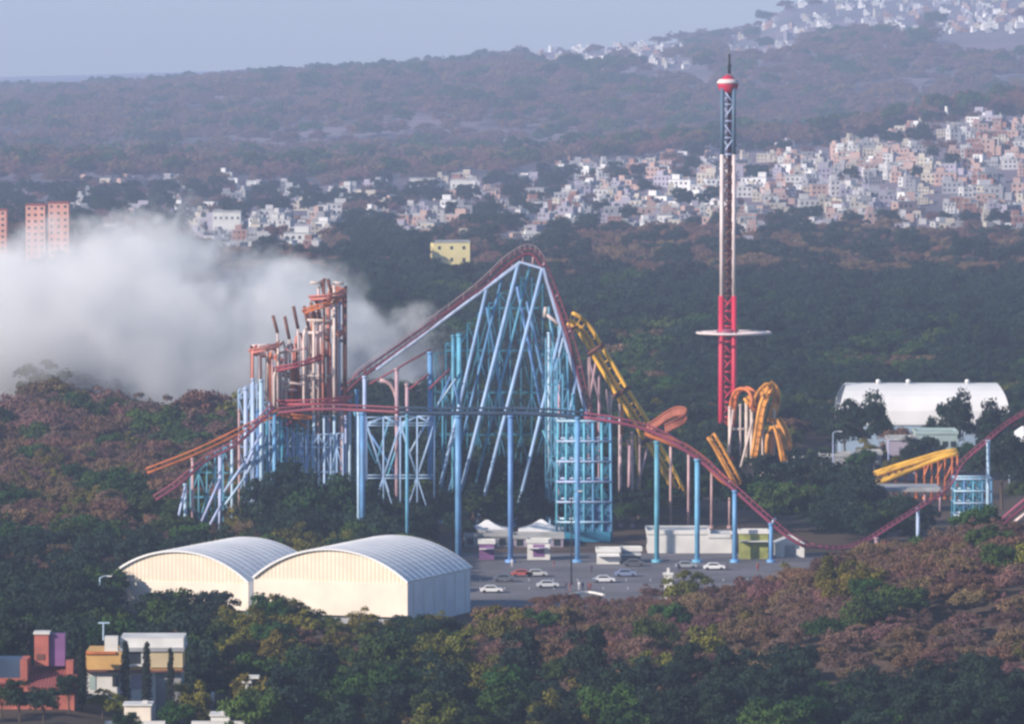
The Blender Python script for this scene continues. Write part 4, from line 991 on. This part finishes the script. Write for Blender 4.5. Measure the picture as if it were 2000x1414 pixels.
for i, (px, py, lb) in enumerate(((1155, 1122, 'person in dark clothes walking near the plain white boxy kiosk'), (1082, 1112, 'person in reddish clothes by the white kiosk with the purple opening'), (1000, 1110, 'person in pale clothes standing between the two tent kiosks'), (1325, 1118, 'person in navy clothes walking before the long white building'), (1420, 1116, 'person in dark clothes near the olive ticket booth'), (1480, 1118, 'person in reddish clothes in front of the olive ticket booth'))): person(px, py, i, lb)
p = W(1305, 1155, 1112); t = thing('gate_pillar', (p.x, 1112, 0), 'slim white gate pillar rising from the scrub edge of the lot', 'pillar')
zt = W(0, 1122, 1112).z; MB().box((p.x, 1112, zt/2), (1.5, 1, zt)).build('shaft', M['whitewall'], t); MB().box((p.x, 1112, zt+.2), (1.9, 1.4, .4)).box((p.x, 1112, zt+.8), (.5, .5, .9)).build('capital', M['whitewall'], t)

# individually visible big trees by the white hall and round the rides
for kd, px, py, Y, s, sz, lb in (('dark', 1690, 0, 1470, 1.55, 1.25, 'large dark tree hiding the left end of the white hall'), ('dark', 1650, 0, 1480, 1.2, 1.3, 'dark tree at the far left corner of the white hall'), ('green', 1830, 0, 1482, 1.1, 1.1, 'green tree left of the rounded tree at the white hall'), ('dark', 1960, 0, 1478, 1.3, 1.3, 'dark tree at the right end of the white hall'), ('dark', 1860, 0, 1475, 1.15, 1.7, 'rounded dark tree in front of the middle of the white hall'), ('brown', 1765, 0, 1462, 1.2, 1.2, 'smaller brownish tree between the two dark trees of the white hall'),
        ('dark', 1560, 0, 1330, 1.5, .95, 'broad dark tree right of the descending red track'), ('dark', 1640, 0, 1318, 1.45, .95, 'broad dark tree in the middle below the grey sheds'), ('green', 1600, 0, 1280, 1.3, .9, 'green tree low in the dark wood beside the red track'),
        ('dark', 1500, 0, 1345, .85, .9, 'dark tree just below the golden loops'), ('dark', 545, 0, 1222, 1.5, 1.15, 'tall dark tree below the left part of the red spiral coaster'), ('dark', 590, 0, 1226, 1.6, 1.2, 'tall dark tree below the middle of the red spiral coaster'), ('green', 640, 0, 1220, 1.5, 1.25, 'tall green tree below the right part of the red spiral coaster'),
        ('dark', 672, 0, 1228, 1.45, 1.15, 'tall dark tree left of the twin blue columns'), ('dark', 740, 0, 1312, 1.5, 1.3, 'tall dark tree behind the cross-braced blue columns'), ('dark', 800, 0, 1318, 1.5, 1.2, 'tall dark tree behind the middle columns of the lift hill'),
        ('dark', 860, 0, 1314, 1.5, 1.3, 'tall dark tree behind the thick blue column pair'), ('dark', 925, 0, 1316, 1.5, 1.2, 'tall dark tree between the leaning legs, left'), ('dark', 975, 0, 1312, 1.4, 1.2, 'tall dark tree between the leaning legs, middle'), ('dark', 1045, 0, 1316, 1.4, 1.2, 'tall dark tree between the leaning legs, right'),
        ('dark', 1960, 0, 1340, 1.5, 1.35, 'dark tree under the white canopy at the right edge'), ('dark', 1668, 0, 1325, 1.3, .85, 'dark tree left of the pale flat canopy')):
    x = (px-1000)*Y/F; tree(kd, 1, x, Y, s, lb, 'large trees beside the rides', sz=sz)

# ------------------------------------------------------------------ near houses, lower left
def H(name, loc, label): return thing(name, loc, label, 'house')
# ochre and white house
Yh = 900; z0 = 3
def X(px, Y=Yh): return W(px, 0, Y).x
def Z(py, Y=Yh): return W(0, py, Y).z
t = H('yellow_house', (X(258), Yh+5, z0), 'ochre and white flat-roofed house with cypresses in front')
def fbox(px0, px1, y0, y1, Y0, Y1, name, mat, par=None):
    return MB().box(((X(px0, Y0)+X(px1, Y0))/2, (Y0+Y1)/2, (Z(y0, Y0)+Z(y1, Y0))/2), (X(px1, Y0)-X(px0, Y0), Y1-Y0, Z(y0, Y0)-Z(y1, Y0))).build(name, M[mat], par or t)
fbox(163, 352, 1272, 1308, Yh, Yh+9, 'upper_wall', 'yellowwall'); fbox(288, 353.2, 1267, 1303, Yh-.3, Yh-.05, 'cream_panel', 'creamw')
fbox(230, 355, 1246, 1266.5, Yh+1.5, Yh+10, 'roof_storey', 'whitewall'); fbox(228, 356, 1266.5, 1271.9, Yh-.6, Yh+10.2, 'roof', 'greyroof')
fbox(200, 226, 1243, 1276, Yh+.5, Yh+2.5, 'chimney', 'whitewall'); fbox(160, 222, 1272, 1277, Yh-.3, Yh-.04, 'parapet', 'orange')
fbox(238, 272, 1272.5, 1296, Yh-.12, Yh+.2, 'window', 'glass'); fbox(234, 238, 1272, 1300, Yh-.2, Yh+.1, 'window_frame', 'whitewall'); fbox(272, 277, 1272, 1300, Yh-.2, Yh+.1, 'window_frame', 'whitewall'); fbox(234, 277, 1297, 1301, Yh-.4, Yh-.05, 'sill', 'whitewall')
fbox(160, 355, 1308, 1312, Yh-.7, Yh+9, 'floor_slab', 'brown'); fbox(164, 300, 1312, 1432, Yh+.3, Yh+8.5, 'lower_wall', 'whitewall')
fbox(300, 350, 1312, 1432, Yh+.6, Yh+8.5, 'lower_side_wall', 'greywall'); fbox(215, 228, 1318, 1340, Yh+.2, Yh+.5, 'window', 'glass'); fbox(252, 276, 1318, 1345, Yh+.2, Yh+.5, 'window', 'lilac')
fbox(170, 182, 1320, 1345, Yh+.2, Yh+.5, 'window', 'tealroof')
mb = MB().tube([W(202, 1215, Yh+4), W(202, 1250, Yh+4)], .12, 6).tube([W(192, 1216, Yh+4), W(214, 1216, Yh+4)], .12, 6); mb.build('antenna', M['pale'], t)
# salmon house
Yr = 885
t = H('salmon_house', (X(70, Yr), Yr+6, z0), 'salmon pink house with clay tiled roofs and a tall chimney block, bottom left')
def rb(*a): return fbox(*a, par=t)
fbox(-60, 140, 1350, 1470, Yr, Yr+11, 'wall', 'redwall')
fbox(-70, 150, 1343, 1350, Yr-.8, Yr+4, 'eave', 'redwall'); fbox(-62, 138, 1394, 1404, Yr-2, Yr+1, 'balcony', 'redwall')
fbox(22, 100, 1352, 1374, Yr-.06, Yr+.2, 'window', 'glass'); fbox(8, 14, 1352, 1374, Yr-.06, Yr+.2, 'window', 'brown'); fbox(-40, -8, 1352, 1374, Yr-.06, Yr+.2, 'window', 'glass')
fbox(62, 90, 1238, 1300, Yr+5, Yr+7.5, 'chimney', 'redwall'); fbox(90.2, 122, 1238, 1300, Yr+5.6, Yr+8, 'shaded_chimney_side', 'purplepaint_and_shade'); fbox(66, 82, 1277, 1288, Yr+4.9, Yr+5.1, 'vent', 'brown'); fbox(60, 92, 1234, 1238.5, Yr+4.8, Yr+7.7, 'chimney_cap', 'whitewall')  # purple right side of the chimney: its shade put into the colour
fbox(-60, 34, 1288, 1324, Yr+1, Yr+7, 'upper_wall', 'navy'); fbox(34, 48, 1288, 1342, Yr+.8, Yr+7, 'corner_wall', 'redwall'); fbox(-60, 48, 1324, 1333, Yr+.3, Yr+7, 'ledge', 'redwall')
mb = MB(); a, b = X(48, Yr), X(142, Yr); zt, zb_ = Z(1300, Yr+7), Z(1344, Yr-.5)
mb.hexa([(a, Yr-.8, zb_), (b, Yr-.8, zb_), (b, Yr+8, zt-.3), (a, Yr+8, zt-.3)], [(a, Yr-.8, zb_+.3), (b, Yr-.8, zb_+.3), (b, Yr+8, zt), (a, Yr+8, zt)])
mb.build('tiled_roof', stripes('clay_tiles', (.3, .09, .08), (.2, .06, .06), .5, (1, 0, 0)), t)
fbox(124, 138, 1290, 1316, Yr+4, Yr+7, 'rear_wall', 'redwall')
# cream roof terraces at the bottom edge
for (x0, x1, yt, lb) in ((238, 290, 1378, 'cream rooftop stair block at the bottom edge below the ochre house'), (408, 445, 1398, 'white rooftop block at the bottom edge right of the cream one')):
    Yq = 872; t = thing('rooftop_block', (X((x0+x1)/2, Yq), Yq+3, z0), lb, 'building', 'roof blocks along the bottom edge')
    fbox(x0, x1, yt, 1480, Yq, Yq+4, 'wall', 'cream' if x0 < 300 else 'whitewall'); fbox(x0-3, x1+3, yt-3, yt, Yq-.3, Yq+4.3, 'roof', 'whitewall')
    fbox(x0-38, x1+28, 1409, 1490, Yq-1.5, Yq-.1, 'terrace_wall', 'whitewall'); fbox(x1-16, x1-6, yt-10, yt-3, Yq+1, Yq+2, 'chimney', 'whitewall')
    fbox(x0+12, x0+24, yt+12, yt+24, Yq-.04, Yq+.2, 'window', 'glass')
for px, yt, Y, s, lb in ((156, 1256, 889, 1.1, 'dark cypress between the salmon house and the ochre house'), (241, 1248, 893, 1.0, 'dark cypress in front of the ochre house window'), (283, 1250, 893, 1.0, 'dark cypress in front of the middle of the ochre house'), (330, 1262, 894, .8, 'shorter dark cypress by the right end of the ochre house')):
    x = X(px, Y); z = gz(x, Y); tp = Z(yt, Y); tree('cypress', 0, x, Y, s, lb, 'cypresses at the ochre house', sz=(tp-z)/(12.0*s))
for kd, px, Y, s, lb in (('olive', 195, 884, .5, 'yellow-green bush in front of the white lower wall of the ochre house'), ('olive', 222, 882, .45, 'small yellow-green bush left of the cream stair block'), ('olive', 365, 896, .85, 'yellow-olive tree at the right end of the ochre house'),
        ('green', 345, 884, .6, 'small green tree under the right end of the ochre house'), ('olive', 400, 886, .7, 'yellow-olive tree above the white rooftop block'), ('dark', 130, 880, .55, 'dark bush between the salmon house and the bottom edge')):
    tree(kd, 0, X(px, Y), Y, s, lb, 'bushes around the ochre house')
# small white terrace furniture
t = thing('white_roof_terrace', (X(485, 905), 905, 2), 'small white stepped roof pieces showing through trees right of the ochre house', 'roof')
z = gz(X(485, 905), 905)
for i, (a_, b_, y0, y1) in enumerate(((474, 503, 1321, 1325), (470, 488, 1329, 1334), (466, 482, 1337, 1346), (408, 414, 1355, 1370))):
    fbox(a_, b_, y0, y1, 905, 908, 'roof_slab', 'whitewall'); fbox((a_+b_)/2-3, (a_+b_)/2+3, y1, 1440, 905.5, 907.5, 'wall', 'greywall')

# ------------------------------------------------------------------ smoke
def smoke():
    mb = MB(); x0, x1, y0, y1, z0_, z1_ = -190, -12, 1590, 1850, .5, 62
    mb.box(((x0+x1)/2, (y0+y1)/2, (z0_+z1_)/2), (x1-x0, y1-y0, z1_-z0_))
    m = bpy.data.materials.new('smoke_volume'); m.use_nodes = True; n = m.node_tree
    n.nodes.remove(n.nodes['Principled BSDF']); out = n.nodes['Material Output']
    pv = n.nodes.new('ShaderNodeVolumePrincipled'); pv.inputs['Color'].default_value = (.985, .993, 1, 1); pv.inputs['Anisotropy'].default_value = -.25
    g_ = n.nodes.new('ShaderNodeNewGeometry'); pos = g_.outputs['Position']
    nz = n.nodes.new('ShaderNodeTexNoise'); nz.inputs['Scale'].default_value = .042; nz.inputs['Detail'].default_value = 4; nz.inputs['Roughness'].default_value = .62
    n.links.new(pos, nz.inputs['Vector'])
    sb = n.nodes.new('ShaderNodeVectorMath'); sb.operation = 'SUBTRACT'; sb.inputs[1].default_value = (.5, .5, .5); n.links.new(nz.outputs['Color'], sb.inputs[0])
    sl = n.nodes.new('ShaderNodeVectorMath'); sl.operation = 'SCALE'; sl.inputs['Scale'].default_value = 66; n.links.new(sb.outputs[0], sl.inputs[0])
    ad = n.nodes.new('ShaderNodeVectorMath'); ad.operation = 'ADD'; n.links.new(pos, ad.inputs[0]); n.links.new(sl.outputs[0], ad.inputs[1])
    cur = None
    blobs = [(40, 650, 26), (150, 600, 22), (20, 720, 20), (150, 700, 24), (250, 560, 15), (310, 480, 10), (215, 470, 9), (300, 680, 24), (420, 690, 20), (430, 620, 13), (530, 580, 13), (560, 660, 18), (660, 700, 15), (745, 680, 9), (790, 740, 10), (-60, 660, 26), (500, 740, 16)]
    for px, py, r in blobs:
        c_ = W(px, py, 1710)
        d = n.nodes.new('ShaderNodeVectorMath'); d.operation = 'SUBTRACT'; d.inputs[1].default_value = tuple(c_); n.links.new(ad.outputs[0], d.inputs[0])
        s2 = n.nodes.new('ShaderNodeVectorMath'); s2.operation = 'MULTIPLY'; s2.inputs[1].default_value = (1/r, .42/r, 1/r); n.links.new(d.outputs[0], s2.inputs[0])
        l = n.nodes.new('ShaderNodeVectorMath'); l.operation = 'LENGTH'; n.links.new(s2.outputs[0], l.inputs[0])
        mr = n.nodes.new('ShaderNodeMapRange'); mr.interpolation_type = 'SMOOTHSTEP'; mr.inputs[1].default_value = 1.1; mr.inputs[2].default_value = .55; mr.inputs[3].default_value = 0; mr.inputs[4].default_value = 1
        n.links.new(l.outputs['Value'], mr.inputs[0])
        if cur is None: cur = mr.outputs[0]
        else:
            mx = n.nodes.new('ShaderNodeMath'); mx.operation = 'MAXIMUM'; n.links.new(cur, mx.inputs[0]); n.links.new(mr.outputs[0], mx.inputs[1]); cur = mx.outputs[0]
    mu = n.nodes.new('ShaderNodeMath'); mu.operation = 'MULTIPLY'; mu.inputs[1].default_value = .06; n.links.new(cur, mu.inputs[0])
    n.links.new(mu.outputs[0], pv.inputs['Density']); n.links.new(pv.outputs[0], out.inputs['Volume'])
    o = mb.build('smoke', m); tag(o, 'pale grey-white smoke drifting over the trees at the left', 'smoke', kind='stuff')
smoke()

# ------------------------------------------------------------------ haze
hmz = bpy.data.materials.new('haze_air'); hmz.use_nodes = True; n = hmz.node_tree; n.nodes.remove(n.nodes['Principled BSDF'])
pv = n.nodes.new('ShaderNodeVolumePrincipled'); pv.inputs['Color'].default_value = (.58, .71, 1, 1); pv.inputs['Density'].default_value = 1.05e-4; pv.inputs['Anisotropy'].default_value = .0
n.links.new(pv.outputs[0], n.nodes['Material Output'].inputs['Volume'])
hz_ = MB().box((0, 7920, 118), (6100, 16000, 240)).build('haze', hmz)
tag(hz_, 'pale blue haze filling the air over park and town', 'haze', kind='stuff')
